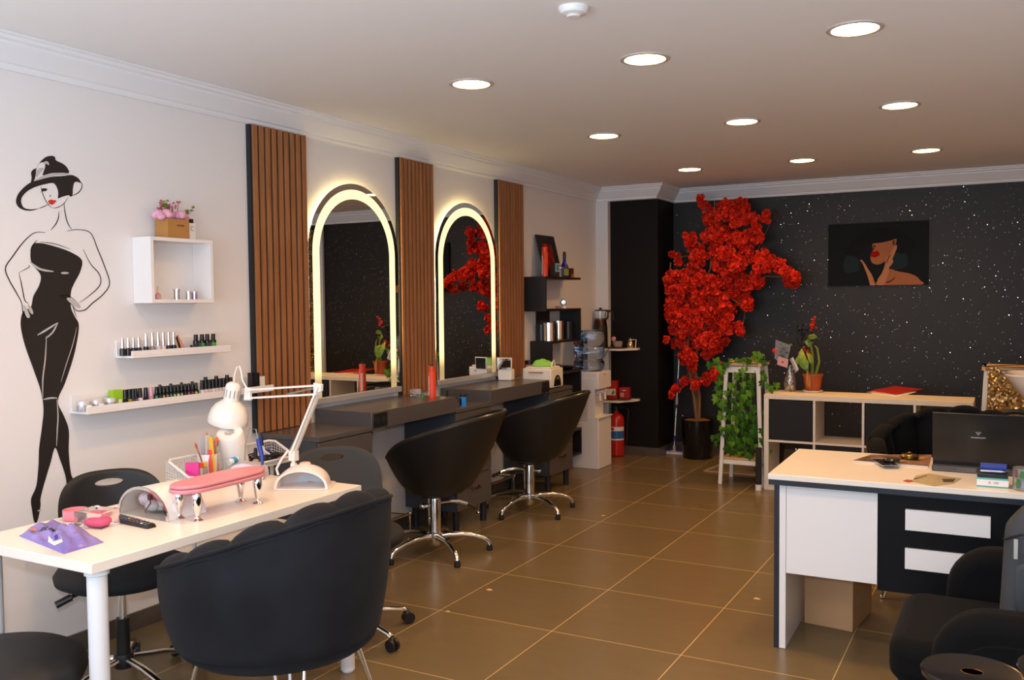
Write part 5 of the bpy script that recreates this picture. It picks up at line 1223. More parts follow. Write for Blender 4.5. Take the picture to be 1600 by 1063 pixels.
y = on_x(884.5, 430, .10).y; t = thing('blue_bottle', 'cobalt blue glass bottle with a dark neck on the zigzag shelf', 'bottle', (.085, y, ZT)); MB().lathe([(0, 0), (.034, 0), (.037, .01), (.037, .085), (.030, .108), (.015, .135), (.013, .18), (0, .18)], 28).build('glass', mat('cobalt_glass', '16248c', .08, coat=.5), t); MB().lathe([(.0135, .155), (.0145, .20), (.012, .222), (.008, .226), (0, .228)], 20).build('stopper', mat('stopper_black', (.03, .022, .015), .3), t); MB().lathe([(.0372, .018), (.0378, .018), (.0378, .075), (.0372, .075)], 14, a0=-1.3, a1=.2).build('label', mat('label_lime', '8a9a2c', .4), t)
y = on_x(893, 430, .10).y; t = bxo('tea_box', 'brown and amber box at the right of the blue bottle', 'box', .085, y, ZT, .05, .055, .085, '5a2a18'); MB().cbox(.0255, 0, .018, .001, .056, .03).build('amber_band', mat('amber_band', 'b0762a', .4), t, smooth=False)
# second board: webcam and a tiny box
y = on_x(880.5, 478, .12).y; t = thing('webcam', 'small white webcam with a round black lens on the zigzag shelf', 'webcam', (.12, y, LV[1]+.0005)); MB().lathe([(0, 0), (.026, 0), (.022, .016), (.012, .026), (0, .026)], 24).build('base', WHITE, t); m = MB(); m.ball((0, 0, .052), .030, n=20, m=12); m.build('head', mat('webcam_grey', (.5, .5, .47), .3), t)
m = MB(); d = (CAM-Vector((.12, y, 1.46))).normalized(); c = Vector((0, 0, .052))+d*.017; m.cyl(c, c+d*.017, .021, .018, n=20); m.build('lens', mat('gloss_black', (.01, .01, .01), .12), t)
y = on_x(877-8, 478, .14).y; bxo('soap_box', 'tiny pink and white box left of the webcam', 'box', .13, y+.06, LV[1]+.0005, .03, .055, .022, 'c08a80')
# canisters in the second cell
ZC = LV[2]+.0005
for k, (px, r, h, mt, lab) in enumerate(((846, .038, .135, 'blk', 'black canister at the left of the shiny tins in the zigzag shelf cell'), (858, .047, .150, 'tin', 'shiny silver tin, front left one in the zigzag shelf cell'), (872.5, .045, .158, 'tin', 'shiny silver tin, right one in the zigzag shelf cell'), (888, .036, .150, 'blk', 'black canister at the right of the shiny tins in the zigzag shelf cell'))):
    x = (.060, .140, .075, .120)[k]; y = on_x(px, 525, x).y
    if k == 0: y = max(y, 6.74)
    t = thing('canister', lab, 'canister', (x, y, ZC), 0, 'canisters in the zigzag shelf')
    M_ = mat('tin_bright', (.85, .78, .70), .10, 1) if mt == 'tin' else mat('canister_black', (.014, .014, .016), .3)
    MB().lathe([(0, 0), (r, 0), (r, h*.93), (0, h*.93)], 32).build('body', M_, t); MB().lathe([(0, h*.931), (r*1.02, h*.931), (r*1.02, h), (0, h)], 32).build('lid', M_, t)
# tray and box on the third cell
ZB = LV[3]+.0005
t = thing('black_bowl', 'shallow glossy black bowl on the zigzag shelf behind the towel warmer', 'bowl', (.10, 7.12, ZB)); MB().lathe([(0, 0), (.05, 0), (.088, .022), (.092, .030), (.084, .026), (.05, .008), (0, .008)], 32).build('bowl', mat('gloss_black', (.01, .01, .01), .12), t)
bxo('clipper_box', 'small black box beside the glossy bowl on the zigzag shelf', 'box', .09, 6.93, ZB, .07, .11, .055, BLACKP)

# ================================================================== WATER COOLER AND BOTTLE
PW = mat('cooler_white', (.78, .75, .76), .35)
wc = thing('water_cooler', 'white floor standing water cooler with two taps beside the black zigzag shelf', 'water cooler', (.05, 7.262, 0))
m = MB(); Wc, Dc = .302, .29
m.box(0, Wc, 0, Dc, .0, .445); m.box(0, Wc-.075, 0, Dc, .445, .70); m.box(0, Wc, 0, Dc, .70, .85); m.build('body', PW, wc, bevel=.006, seg=3)
MB().box(-.0, Wc+.012, -.004, Dc+.004, .445, .455).build('drip_shelf', PW, wc, bevel=.002)
MB().prism([(.03, .08), (.27, .08), (.27, .80), (.03, .80)], -.0025, -.0002, 'xz').build('side_panel', PW, wc, bevel=.0015)
m = MB()
for i in range(14): m.box(.12, .20, -.0042, -.0026, .42+i*.014, .425+i*.014)
m.build('vent_slots', mat('vent_shadow_grey', (.35, .34, .34), .6), wc, smooth=False)
for y, c, nm in ((.09, 'a8322a', 'hot'), (.20, '2a4aa8', 'cold')):
    tp_ = MB(); tp_.cyl((Wc-.075, y, .66), (Wc-.015, y, .66), .016, n=16); tp_.cyl((Wc-.022, y, .665), (Wc-.022, y, .595), .014, .011, n=16); tp_.box(Wc-.045, Wc-.0, y-.016, y+.016, .672, .684)
    o = tp_.build('tap', PW, wc, bevel=.001); MB().cyl((Wc-.0085, y, .645), (Wc-.0065, y, .645), .005, n=12).build('colour_dot', mat('dot_'+c, c, .4), o)
print_marks(.05, .008, 'lettering', mat('print_grey', (.2, .2, .22), .6), wc, (Wc+.0006, Dc/2, .825), (PI/2, 0, PI/2), 5)
BW = mat('water_jug_blue', (.74, .84, .97), .05, trans=1, ior=1.4)
t = thing('water_bottle', 'large translucent blue water jug upside down on the white cooler', 'water bottle', (.20, 7.407, .8505))
jp = [(.10, .002), (.118, .008), (.132, .028), (.137, .05), (.137, .085), (.124, .097), (.124, .112), (.137, .125), (.139, .20), (.124, .213), (.124, .228), (.137, .24), (.137, .325), (.130, .352), (.110, .366), (.085, .368), (.03, .362)]
m = MB(); m.lathe([(0, .002)]+jp+[(0, .362)], 44); m.lathe([(0, .005)]+[(r-.003, min(max(z, .005), .358)) for r, z in jp]+[(0, .358)], 44); m.build('jug', BW, t, ang=60)

# ================================================================== CORNER SHELVES, CUPS, BOXES, EXTINGUISHER
CSH = mat('corner_shelf_white', (.78, .72, .65), .4)
for z, x1, y0, lab in ((1.005, .42, 7.87, 'upper white corner shelf on the black pier'), (.522, .42, 7.83, 'lower white corner shelf on the black pier')):
    t = thing('corner_shelf', lab, 'shelf', (0, 0, z), group='white corner shelves')
    MB().prism([(.125, 8.098), (.42, 8.098), (.42, 8.03), (.30, y0), (.001, y0), (.001, 8.038), (.125, 8.038)], 0, .018, 'xy').build('board', CSH, t, bevel=.0015)
    MB().cyl((.41, 8.09, .018), (.41, 8.09, .032), .003, n=8).build('corner_pin', BRASS, t)
ZS = 1.0235
t = thing('copper_tray', 'thin copper brown oval tray on the upper corner shelf', 'tray', (.235, 7.965, ZS)); MB().lathe([(0, 0), (.09, 0), (.11, .006), (.112, .010), (.105, .008), (0, .004)], 36, sx=.95, sy=.62).build('tray', mat('tray_copper', '6a3a20', .3, .6), t)
t = thing('glass_teapot', 'two-tier black and glass teapot with a curved handle behind the water jug', 'teapot', (.075, 7.965, ZS)); 
MB().lathe([(0, 0), (.072, 0), (.070, .02), (.066, .20), (.062, .215), (0, .215)], 30).build('lower_pot', mat('teapot_black', (.02, .018, .016), .2), t)
MB().lathe([(0, .2155), (.064, .2155), (.056, .26), (.052, .275), (0, .275)], 30).build('tea', mat('tea_dark', '3a1608', .1, trans=.3), t)
MB().lathe([(.053, .262), (.054, .262), (.052, .352), (.0505, .352)], 30).build('glass', GLASS, t)
MB().lathe([(.055, .268), (.0575, .268), (.0565, .282), (.054, .282)], 30).build('brass_band', BRASS, t)
MB().lathe([(0, .353), (.054, .353), (.054, .362), (.018, .368), (.012, .372), (.014, .382), (0, .386)], 30).build('lid', mat('lid_black', (.02, .02, .02), .25), t)
MB().tube([(.050, 0, .355), (.10, 0, .35), (.118, 0, .325), (.122, 0, .262)], .011, 10).tube([(.052, 0, .27), (.07, 0, .29), (.072, 0, .35)], .007, 8).build('handle', BLACKP, t)
t.rotation_euler[2] = math.radians(20)
t = thing('glass_cup', 'small clear glass sugar bowl on the upper corner shelf', 'bowl', (.235, 8.005, ZS+.0105)); MB().lathe([(0, 0), (.035, 0), (.045, .03), (.046, .055), (.042, .055), (.040, .03), (.030, .006), (0, .006)], 28).build('glass', mat('pinkish_glass', (1, .9, .88), .05, trans=.85), t)
GOLDM = mat('polished_gold', (.75, .58, .36), .15, 1)
t = thing('gold_cup', 'shiny gold coloured coffee pot with a white handle on the upper corner shelf', 'coffee pot', (.345, 8.045, ZS)); MB().lathe([(0, 0), (.024, 0), (.032, .018), (.030, .045), (.022, .062), (.026, .072), (0, .072)], 26).build('pot', GOLDM, t); MB().lathe([(0, .0725), (.025, .0725), (.020, .086), (.006, .092), (.007, .100), (0, .102)], 22).build('lid', GOLDM, t); MB().tube([(.022, 0, .080), (.058, 0, .080), (.050, 0, .0), ], .0055, 8).build('handle', mat('ivory', 'd8c4a0', .4), t)
t = thing('pink_rosebud_stem', 'single pink artificial rosebud on a dark stem leaning at the corner shelf', 'flower', (.24, 7.84, .86)); 
p0 = on_y(942, 560, 7.84); p1 = on_y(956, 536, 7.84); p2 = on_y(959, 530, 7.84); o = Vector(t.location)
MB().tube([p0-o, (p0+p1)/2-o+Vector((.003, 0, 0)), p1-o], .003, 6).build('stem', mat('stem_dark', (.03, .03, .02), .6), t)
m = MB(); m.ball(p2-o, .020, (1, 1, 1.25), 12, 8); m.ball(p2-o+Vector((.008, -.004, .006)), .014, (1, 1, 1.2), 10, 6); m.ball(p2-o+Vector((-.008, -.004, .004)), .013, (1, 1, 1.1), 10, 6); m.build('bud', mat('bud_pink', 'd8888a', .7), t)
ZS2 = .5405
t = thing('bamboo_mat', 'round woven tray edge under the red boxes on the lower corner shelf', 'tray', (.225, 7.955, ZS2)); MB().lathe([(0, 0), (.11, 0), (.125, .006), (.125, .014), (.115, .012), (0, .008)], 36, sx=1.25, sy=.95).build('tray', mat('woven_bamboo', '9a6a34', .6), t); MB().lathe([(.123, .013), (.126, .010), (.127, .016)], 36, sx=1.25, sy=.95).build('dark_rim', BLACKP, t)
RED = mat('carton_red', 'a31f1a', .4)
t = bxo('red_tea_box', 'taller red carton with white and green print on the lower corner shelf', 'box', .185, 7.925, ZS2+.0145, .15, .09, .165, RED, rz=math.radians(8)); MB().cbox(.01, -.0455, .062, .11, .001, .060).build('white_panel', mat('panel_white', 'd8cfc4', .4), t, smooth=False); MB().prism([(.025, .038), (.05, .038), (.06, .062), (.045, .085), (.03, .06)], -.047, -.0461, 'xz').build('green_print', mat('print_green', '5a8a2a', .4), t, smooth=False); print_marks(.07, .018, 'lettering', mat('panel_white', 'd8cfc4', .4), t, (-.01, -.0458, .135), (PI/2, 0, 0), 7)
t = bxo('red_snack_box', 'shorter red carton at the right on the lower corner shelf', 'box', .315, 7.985, ZS2+.0145, .095, .085, .10, RED, rz=math.radians(8)); print_marks(.03, .012, 'lettering', mat('panel_white', 'd8cfc4', .4), t, (0, -.0430, .075), (PI/2, 0, 0), 9)
for k in range(3): MB().cbox(-.02, -.0432, .02+k*.013, .035, .0006, .006).build('print_row', mat('panel_white', 'd8cfc4', .4), t, smooth=False)
t = thing('fire_extinguisher', 'red fire extinguisher with a blue and white label standing under the lower corner shelf', 'fire extinguisher', (.225, 7.985, 0))
MB().lathe([(0, 0), (.062, 0), (.072, .006), (.075, .02), (.075, .34), (.068, .375), (.045, .40), (.022, .41), (.022, .43), (0, .43)], 36).build('cylinder', mat('extinguisher_red', 'b3201a', .25, coat=.3), t, ang=50)
MB().lathe([(0, .43), (.02, .43), (.022, .46), (.016, .47), (0, .47)], 18).box(-.02, .085, -.012, .012, .468, .478).box(-.015, .08, -.010, .010, .448, .455).build('valve', BLACKP, t)
MB().lathe([(.0753, .155), (.0758, .155), (.0758, .285), (.0753, .285)], 22, a0=-2.9, a1=-.1).build('label', mat('label_blue2', '2a5a9a', .4), t, smooth=False)
for z0, z1, nm, c in ((.245, .284, 'label_white_band', 'dcd8d6'), (.158, .172, 'label_dots', 'dcd8d6')):
    MB().lathe([(.0759, z0), (.0763, z0), (.0763, z1), (.0759, z1)], 22, a0=-2.9, a1=-.1).build(nm, mat('label_'+c, c, .4), t, smooth=False)
MB().lathe([(.0764, .25), (.0767, .25), (.0767, .278), (.0764, .278)], 5, a0=-2.0, a1=-1.5).build('label_red_mark', mat('carton_red', 'a31f1a', .4), t, smooth=False)
m = MB(); m.cbox(-.045, -.0, .445, .02, .02, .02); m.tube([(.02, 0, .455), (.07, .02, .47), (.11, .03, .44), (.10, .03, .30), (.085, .03, .10)], .008, 8); m.build('hose', BLACKR, t)
# mop leaning by the corner
t = thing('flat_mop', 'purple and silver flat mop leaning in the corner beside the tree', 'mop', (.672, 8.345, 0))
pb_ = Vector((.0, 0, .03)); ptop = on_y(1061, 560, 8.33)-Vector(t.location)
MB().tube([pb_+Vector((0, 0, .04)), ptop], .008, 10).build('pole', mat('mop_steel', (.70, .66, .60), .25, .8), t)
def along(k): return pb_+(ptop-pb_)*k
for a, b, c in ((.10, .16, 'purple'), (.46, .50, 'purple'), (.50, .57, 'grey'), (.72, .78, 'purple'), (.97, 1.0, 'grey')):
    MB().tube([along(a), along(b)], .013, 12).build('grip' if c == 'purple' else 'grey_sleeve', mat('mop_purple', '4a3a86', .4) if c == 'purple' else mat('mop_grey', (.45, .44, .43), .4), t)
MB().hexa([(-.11, -.05, .012), (.11, -.05, .012), (.11, .05, .012), (-.11, .05, .012)], [(-.10, -.042, .028), (.10, -.042, .028), (.10, .042, .028), (-.10, .042, .028)]).build('head', mat('mop_head_lilac', 'b8a8c8', .5), t, bevel=.003)
MB().box(-.118, .118, -.058, .058, 0, .012).build('pad', mat('mop_pad_white', (.75, .72, .72), .9), t, bevel=.004); MB().box(-.08, -.03, -.045, .045, .0282, .036).box(.03, .08, -.045, .045, .0282, .036).build('clips', mat('mop_purple', '4a3a86', .4), t, bevel=.002)
MB().cyl((0, 0, .028), (0, 0, .075), .014, n=14).build('joint', mat('mop_grey', (.45, .44, .43), .4), t)
# ================================================================== RED BLOSSOM TREE
tree = thing('red_blossom_tree', 'tall artificial tree covered with red blossoms, in a black planter', 'tree', (.94, 8.22, 0))
O = Vector(tree.location)
GB = mat('gloss_black_planter', (.008, .008, .009), .12)
MB().lathe([(0, 0), (.125, 0), (.135, .008), (.148, .34), (.150, .36), (.140, .36), (.135, .32), (0, .32)], 40).build('planter', GB, tree, ang=50)
MB().lathe([(0, .30), (.136, .30), (.137, .345), (.09, .362), (0, .368)], 30).build('soil', mat('coir_brown', '7a5228', .95, bump=(60, .8, .01)), tree)
BRK = mat('branch_brown', '7a5a3c', .7, bump=(90, .5, .004))
def TP(px, py, dy=0.0): return on_y(px, py, 8.20+dy)-O
trunks = [[(1093, 655), (1084, 620), (1077, 580), (1074, 540), (1080, 500), (1095, 455), (1110, 420), (1112, 380), (1108, 350), (1100, 320)],
          [(1098, 655), (1093, 620), (1087, 580), (1090, 540), (1105, 500), (1130, 460), (1160, 440), (1200, 432), (1240, 433)],
          [(1094, 655), (1088, 615), (1080, 570), (1068, 530), (1055, 490), (1045, 450), (1048, 410)]]
for k, tr_ in enumerate(trunks):
    pts = [TP(x, y, (.05+.03*k)+.02*math.sin(i)) for i, (x, y) in enumerate(tr_)]; pts[0].z = .34
    pts[0].x *= .4; pts[0].y = (-.03+.03*k)
    MB().tube(pts, [.017-.0013*i for i in range(len(pts))], 8).build('trunk', BRK, tree)
brs = [[(1110, 400), (1130, 370), (1155, 335), (1160, 315)], [(1112, 410), (1150, 395), (1195, 372)], [(1105, 430), (1075, 400), (1052, 402)], [(1110, 420), (1145, 405), (1180, 400), (1205, 345)], [(1130, 460), (1165, 480), (1160, 515)], [(1100, 450), (1060, 450), (1040, 470)], [(1090, 520), (1060, 525), (1042, 533)], [(1085, 590), (1110, 592), (1135, 575)], [(1078, 580), (1065, 600)], [(1112, 380), (1090, 380), (1085, 375)]]
for b in brs: MB().tube([TP(x, y, random.uniform(.04, .09)) for x, y in b], [.007, .005, .004, .003][:len(b)], 6).build('branch', BRK, tree)
bl = [(185,50,14),(182,72,14),(200,92,20),(215,130,24),(230,165,28),(290,90,30),(320,70,24),(345,92,24),(310,130,30),(265,120,16),(360,130,22),(395,125,16),(422,120,16),(432,105,10),(160,205,24),(150,235,18),(175,240,20),(205,195,14),(240,205,30),(270,180,24),(300,205,30),(345,200,30),(385,190,28),(410,200,14),(400,165,14),(68,258,12),(80,275,16),(92,290,8),(180,275,30),(235,255,30),(290,265,32),(350,262,32),(405,272,28),(420,310,30),(455,290,24),(485,305,20),(512,325,20),(500,355,18),(525,370,18),(550,345,16),(330,300,30),(285,320,30),(245,300,24),(150,310,28),(110,345,28),(70,350,26),(60,385,26),(100,400,32),(145,370,30),(190,350,26),(235,375,30),(280,360,24),(320,355,30),(350,380,24),(385,365,26),(410,365,14),(300,400,30),(330,430,28),(360,450,20),(270,430,28),(225,425,30),(180,420,32),(135,440,32),(90,450,34),(60,470,22),(60,510,20),(95,500,30),(140,490,34),(190,480,32),(235,475,28),(280,470,22),(75,540,18),(120,545,30),(165,530,30),(205,525,28),(245,520,18),(300,505,16),(320,540,22),(335,555,12),(290,545,20),(260,550,16),(50,580,12),(62,598,12),(100,600,24),(115,640,26),(150,600,28),(150,650,26),(195,590,28),(235,580,26),(265,590,14),(200,630,26),(240,620,18),(150,685,16),(175,745,18),(145,735,14),(205,730,20),(240,710,22),(270,685,14),(120,740,10),(95,765,14),(88,785,8),(105,745,10)]
rnd = random.Random(11)
def flower(m, c, r):
    n = rnd.randint(8, 11); ax = Vector((rnd.gauss(0, 1), rnd.gauss(0, 1), rnd.gauss(0, 1))).normalized()
    for k in range(n):
        d = Vector((rnd.gauss(0, 1), rnd.gauss(0, 1), rnd.gauss(0, 1))).normalized(); u = d.cross(ax)
        if u.length < .1: u = d.cross(Vector((1, 0, 0)))
        u.normalize(); w = r*rnd.uniform(.55, .85); p = Vector(c); tip = p+d*r; mid = p+d*r*.55
        nrm = d.cross(u)
        m.add([p, mid-u*w+nrm*w*.3, tip-u*w*.45+nrm*w*.15, tip+u*w*.45-nrm*w*.1, mid+u*w+nrm*w*.3, mid-nrm*w*.15], [(0, 1, 5), (1, 2, 5), (2, 3, 5), (3, 4, 5), (4, 0, 5)])
m = MB(); m2 = MB()
for (x, y, r) in bl:
    c = on_y(1020+x*.4139, 290+y*.4139, 8.20); R_ = r*.4139*5*.0011   # pixel radius to metres at that distance
    R_ = r*.4139*8.85/1419*1.12
    dy0 = rnd.uniform(-.13, .13); n = max(6, int((r/30)**2*52))
    for k in range(n):
        d = Vector((rnd.gauss(0, 1), rnd.gauss(0, 1), rnd.gauss(0, 1))).normalized()*R_*rnd.uniform(.35, .95)
        q = c+d+Vector((0, dy0, 0)); q.y = min(q.y, 8.47)
        if q.x < .67: q.x = .67+rnd.uniform(0, .02)
        q.z = min(q.z, 2.50)
        flower(m if k % 3 else m2, q-O, rnd.uniform(.022, .034))
BLM = mat('blossom_red', 'ee3414', .6, noise=(30, 'd4220c', .6)); BLM2 = mat('blossom_red_deep', 'd8280e', .65, noise=(30, 'ba1a08', .6))
for mm, M_ in ((m, BLM), (m2, BLM2)):
    o = mm.build('blossoms', M_, tree, smooth=False); o['kind'] = 'stuff'
# string lights wire bundle seen inside
MB().tube([TP(1118, 345, -.0), TP(1117, 330), TP(1116, 312)], .0018, 5).build('hanging_wire', mat('wire_grey', (.4, .4, .4), .5), tree)

# ================================================================== PLANT STAND WITH IVY
STW = mat('stand_white', (.80, .76, .72), .4); STB = mat('stand_birch', 'd2a873', .5)
def plant_stand(lab, x, y, H=.965, wt=.26, wb=.36, rz=0.0):
    t = thing('plant_stand', lab, 'plant stand', (x, y, 0), rz, 'white wooden plant stands')
    MB().prism([(sx*(wt/2+.03)-(sx*.025 if k % 2 else 0), sy*(wt/2+.03)-(sy*.025 if not k % 2 else 0)) for sx, sy, k in ((1, -1, 0), (1, -1, 1), (1, 1, 3), (1, 1, 2), (-1, 1, 0), (-1, 1, 1), (-1, -1, 3), (-1, -1, 2))], H-.028, H, 'xy').build('top', STB, t, bevel=.003)
    for sx in (-1, 1):
        for sy in (-1, 1):
            MB().bar((sx*wb/2, sy*wb/2, 0), (sx*wt/2, sy*wt/2, H-.0285), .030, .026, (0, 1, 0)).build('leg', STW, t, bevel=.002)
    def w(z): return wb/2+(wt/2-wb/2)*z/H
    z = .20; q = w(z)
    MB().box(-q+.016, q-.016, -q-.010, -q+.010, z-.035, z).box(-q+.016, q-.016, q-.010, q+.010, z-.035, z).box(-q-.010, -q+.010, -q+.016, q-.016, z-.035, z).box(q-.010, q+.010, -q+.016, q-.016, z-.035, z).build('stretcher', STW, t, bevel=.002)
    MB().box(-q+.0, q-.0, -q+.012, q-.012, z+.0005, z+.016).build('lower_shelf', STB, t, bevel=.002)
    z = H-.06; q = w(z)
    MB().box(-q+.014, q-.014, -q-.009, -q+.009, z-.02, z+.03).box(-q+.014, q-.014, q-.009, q+.009, z-.02, z+.03).build('apron', STW, t, bevel=.002)
    return t
ps = plant_stand('white wooden plant stand draped with ivy in front of the tree', 1.632, 7.29, .975, .25, .33)
ps2 = plant_stand('white wooden plant stand at the right behind the desk, beside the wash basin', 3.47, 7.32, .99, .25, .34)
ivy = thing('ivy_plant', 'green ivy garland hanging down the white plant stand', 'ivy', (1.645, 7.29, .9755))
OI = Vector(ivy.location)
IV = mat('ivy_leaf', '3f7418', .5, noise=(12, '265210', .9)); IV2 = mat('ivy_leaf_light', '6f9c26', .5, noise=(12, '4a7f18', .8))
rnd = random.Random(21)
LEAF = [(0, 0), (.30, -.10), (.52, .12), (.34, .30), (.46, .62), (.20, .56), (0, 1.0), (-.20, .56), (-.46, .62), (-.34, .30), (-.52, .12), (-.30, -.10)]
def ivy_leaf(m, p, s_, yaw=None):
    a = rnd.uniform(-.9, .9) if yaw is None else yaw; tilt = rnd.uniform(.2, 1.1); rl_ = rnd.uniform(-.8, .8)
    R = Matrix.Rotation(a, 4, 'Z') @ Matrix.Rotation(PI+tilt*.0+rnd.uniform(-.5, .5), 4, 'Y') @ Matrix.Rotation(PI/2-tilt*.4, 4, 'X')
    vs = [p+R @ Vector((x*s_, y*s_, -abs(x)*s_*.35)) for x, y in LEAF]; c = p+R @ Vector((0, .35*s_, 0))
    m.add(vs+[c], [(i, (i+1) % 12, 12) for i in range(12)])
strands = [[(1160, 560), (1135, 570), (1125, 590), (1120, 615), (1135, 625), (1128, 640)], [(1180, 555), (1165, 565), (1150, 590), (1148, 620), (1155, 650), (1150, 680), (1165, 705)], [(1185, 560), (1180, 580), (1175, 610), (1172, 640), (1178, 665), (1190, 685), (1202, 700)], [(1160, 562), (1160, 600), (1160, 640), (1140, 665), (1125, 678), (1112, 690)], [(1175, 562), (1190, 590), (1205, 605), (1210, 600)], [(1165, 640), (1150, 665), (1135, 690), (1145, 705), (1160, 700), (1180, 720), (1187, 727)], [(1150, 570), (1122, 575), (1114, 566)], [(1160, 600), (1130, 620), (1128, 645), (1140, 680), (1133, 705)], [(1155, 660), (1160, 680), (1175, 690), (1180, 705)]]
m = MB(); a_, b_ = MB(), MB()
for st_ in strands:
    pts = [on_y(x, y, 7.29-.16+rnd.uniform(-.05, .03))-OI for x, y in st_]; pts[0].y += .10; pts[0].z = max(pts[0].z, .012)
    m.tube(pts, .003, 5)
    for i in range(len(pts)-1):
        for k in range(3):
            p = pts[i].lerp(pts[i+1], (k+rnd.random())/3)+Vector((rnd.uniform(-.03, .03), rnd.uniform(-.05, .02), rnd.uniform(-.02, .02)))
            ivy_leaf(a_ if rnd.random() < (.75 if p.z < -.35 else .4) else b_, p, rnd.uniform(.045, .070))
for k in range(75):
    p = on_y(rnd.gauss(1157, 17), rnd.uniform(640, 712), 7.29-rnd.uniform(.02, .19))-OI; ivy_leaf(a_ if rnd.random() < .75 else b_, p, rnd.uniform(.045, .07))
for k in range(26):
    p = on_y(rnd.gauss(1160, 14), rnd.uniform(575, 650), 7.29-rnd.uniform(.05, .19))-OI; ivy_leaf(a_ if rnd.random() < .6 else b_, p, rnd.uniform(.04, .06))
for px, py in ((1190, 553), (1182, 550), (1140, 562), (1118, 567), (1176, 558), (1165, 560)):
    p = on_y(px, py, 7.26)-OI; p.z = max(p.z, .02); ivy_leaf(b_, p, .065)
m.build('vines', mat('ivy_stem', '4a7020', .6), ivy)
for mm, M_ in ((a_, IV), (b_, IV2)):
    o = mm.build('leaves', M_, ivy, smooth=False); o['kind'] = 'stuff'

# ================================================================== WHITE CUBE BOOKCASE
WBK = mat('bookcase_white', (.78, .71, .62), .4)
bc = thing('cube_bookcase', 'low white cube bookcase with black fabric boxes in front of the glitter wall', 'bookcase', (1.825, 7.066, 0))
WB, HB, DB = 1.445, .742, .38; tk = .036; ti = .016
MB().box(0, WB, 0, DB, HB-tk, HB).build('top', mat('bookcase_top_birch', (.76, .66, .52), .4), bc, bevel=.0015)
for x in (0, WB-tk): MB().box(x, x+tk, 0, DB, 0, HB-tk).build('side', WBK, bc, bevel=.001)
MB().box(tk, WB-tk, 0, DB, 0, tk).build('bottom', WBK, bc, bevel=.001)
cw = (WB-2*tk-3*ti)/4
for i in range(3): x = tk+cw*(i+1)+ti*i; MB().box(x, x+ti, 0, DB, tk, HB-tk).build('divider', WBK, bc, smooth=False)
zm = .375
for i in range(4): x = tk+(cw+ti)*i; MB().box(x, x+cw, 0, DB, zm, zm+ti).build('shelf', WBK, bc, smooth=False)
FB = mat('box_fabric_black', (.010, .011, .013), .75, bump=(300, .2, .001))
def fbox(i, top, lab):
    x = tk+(cw+ti)*i; z0 = (zm+ti if top else tk)+.001; z1 = (HB-tk if top else zm)-.006
    t = thing('fabric_storage_box', lab, 'storage box', (1.825+x+cw/2, 7.066+.006, z0), 0, 'black fabric storage boxes')
    MB().box(-cw/2+.003, cw/2-.003, 0, DB-.03, 0, z1-z0).build('box', FB, t, bevel=.006, seg=3)
    MB().box(-cw/2+.004, cw/2-.004, -.0015, .0, z1-z0-.052, z1-z0-.046).build('hem', FB, t, smooth=False)
fbox(0, True, 'black fabric storage box in the upper left cube of the bookcase, below the potted plant')
fbox(2, True, 'black fabric storage box in the upper cube below the red folder')
fbox(1, False, 'black fabric storage box in the lower cube below the open one, with blue edge')
t = thing('blue_folded_cloth', 'strip of folded blue and black plastic on the black box in the lower cube', 'cloth', (2.40, 7.13, .338))
t.location = (1.825+tk+(cw+ti)+cw/2, 7.12, .3695-.034)
MB().hexa([(-.13, -.035, 0), (.12, -.035, 0), (.13, .06, 0), (-.12, .06, 0)], [(-.11, -.03, .018), (.10, -.03, .014), (.11, .05, .02), (-.10, .05, .024)]).build('cloth', mat('blue_film', '16308a', .3, noise=(20, '0a0a12', 1.0)), t, bevel=.003)
# glass vase with rose
vx = 1.963
t = thing('silver_vase', 'silver mosaic glass vase on the bookcase', 'vase', (1.963, 7.36, .7425)); MB().lathe([(0, 0), (.036, 0), (.040, .008), (.050, .045), (.048, .085), (.034, .13), (.026, .165), (.030, .205), (.027, .205), (.022, .165), (.030, .13), (.043, .085), (.044, .045), (.034, .010), (0, .010)], 32).build('glass', mat('mosaic_silver', (.62, .58, .56), .12, .75, noise=(70, (.12, .11, .10), 1.0, (1, 1, .6)), bump=(60, .6, .004)), t, ang=60)
t = thing('wrapped_red_rose', 'single red rose in clear wrap with a pink card in the silver vase', 'flower', (1.963, 7.36, .80)); O2 = Vector(t.location)
def BP(px, py, y=7.34): return on_y(px, py, y)-O2
MB().tube([(0, 0, .0), BP(1236, 575, 7.36), BP(1222, 555), BP(1213, 548)], .003, 6).build('stem', mat('stem_green', '2f4a1c', .6), t)
m = MB(); rnd = random.Random(8); c = BP(1212, 550)
for k in range(16): d = Vector((rnd.gauss(0, 1), rnd.gauss(0, 1), rnd.gauss(0, 1))).normalized(); m.ball(c+d*.016, .017, (1, 1, .9), 8, 6)
m.build('rose', mat('rose_red', 'b8120c', .6), t, ang=60)
m = MB(); leafs(m, [BP(rnd.uniform(1218, 1234), rnd.uniform(540, 562)) for k in range(26)], .05, .018, rnd); m.build('leaves', mat('rose_leaf', '3a5a1e', .6), t, smooth=False)
m = MB(); m.add([BP(1212, 531, 7.31), BP(1236, 540, 7.31), BP(1228, 575, 7.33), BP(1210, 560, 7.31)], [(0, 1, 2, 3)]); m.add([BP(1212, 531, 7.38), BP(1236, 540, 7.40), BP(1228, 575, 7.37), BP(1210, 560, 7.39)], [(0, 1, 2, 3)]); m.build('clear_wrap', mat('cellophane', (.8, .8, .85), .1, trans=.85, ior=1.05), t, smooth=False, solid=.0006)
m = MB(); q = [BP(1216, 557, 7.30), BP(1232, 562, 7.30), BP(1230, 575, 7.30), BP(1214, 570, 7.30)]; m.add(q, [(0, 1, 2, 3)]); m.build('pink_card', mat('card_pink', 'd89a9a', .5), t, smooth=False, solid=.001)
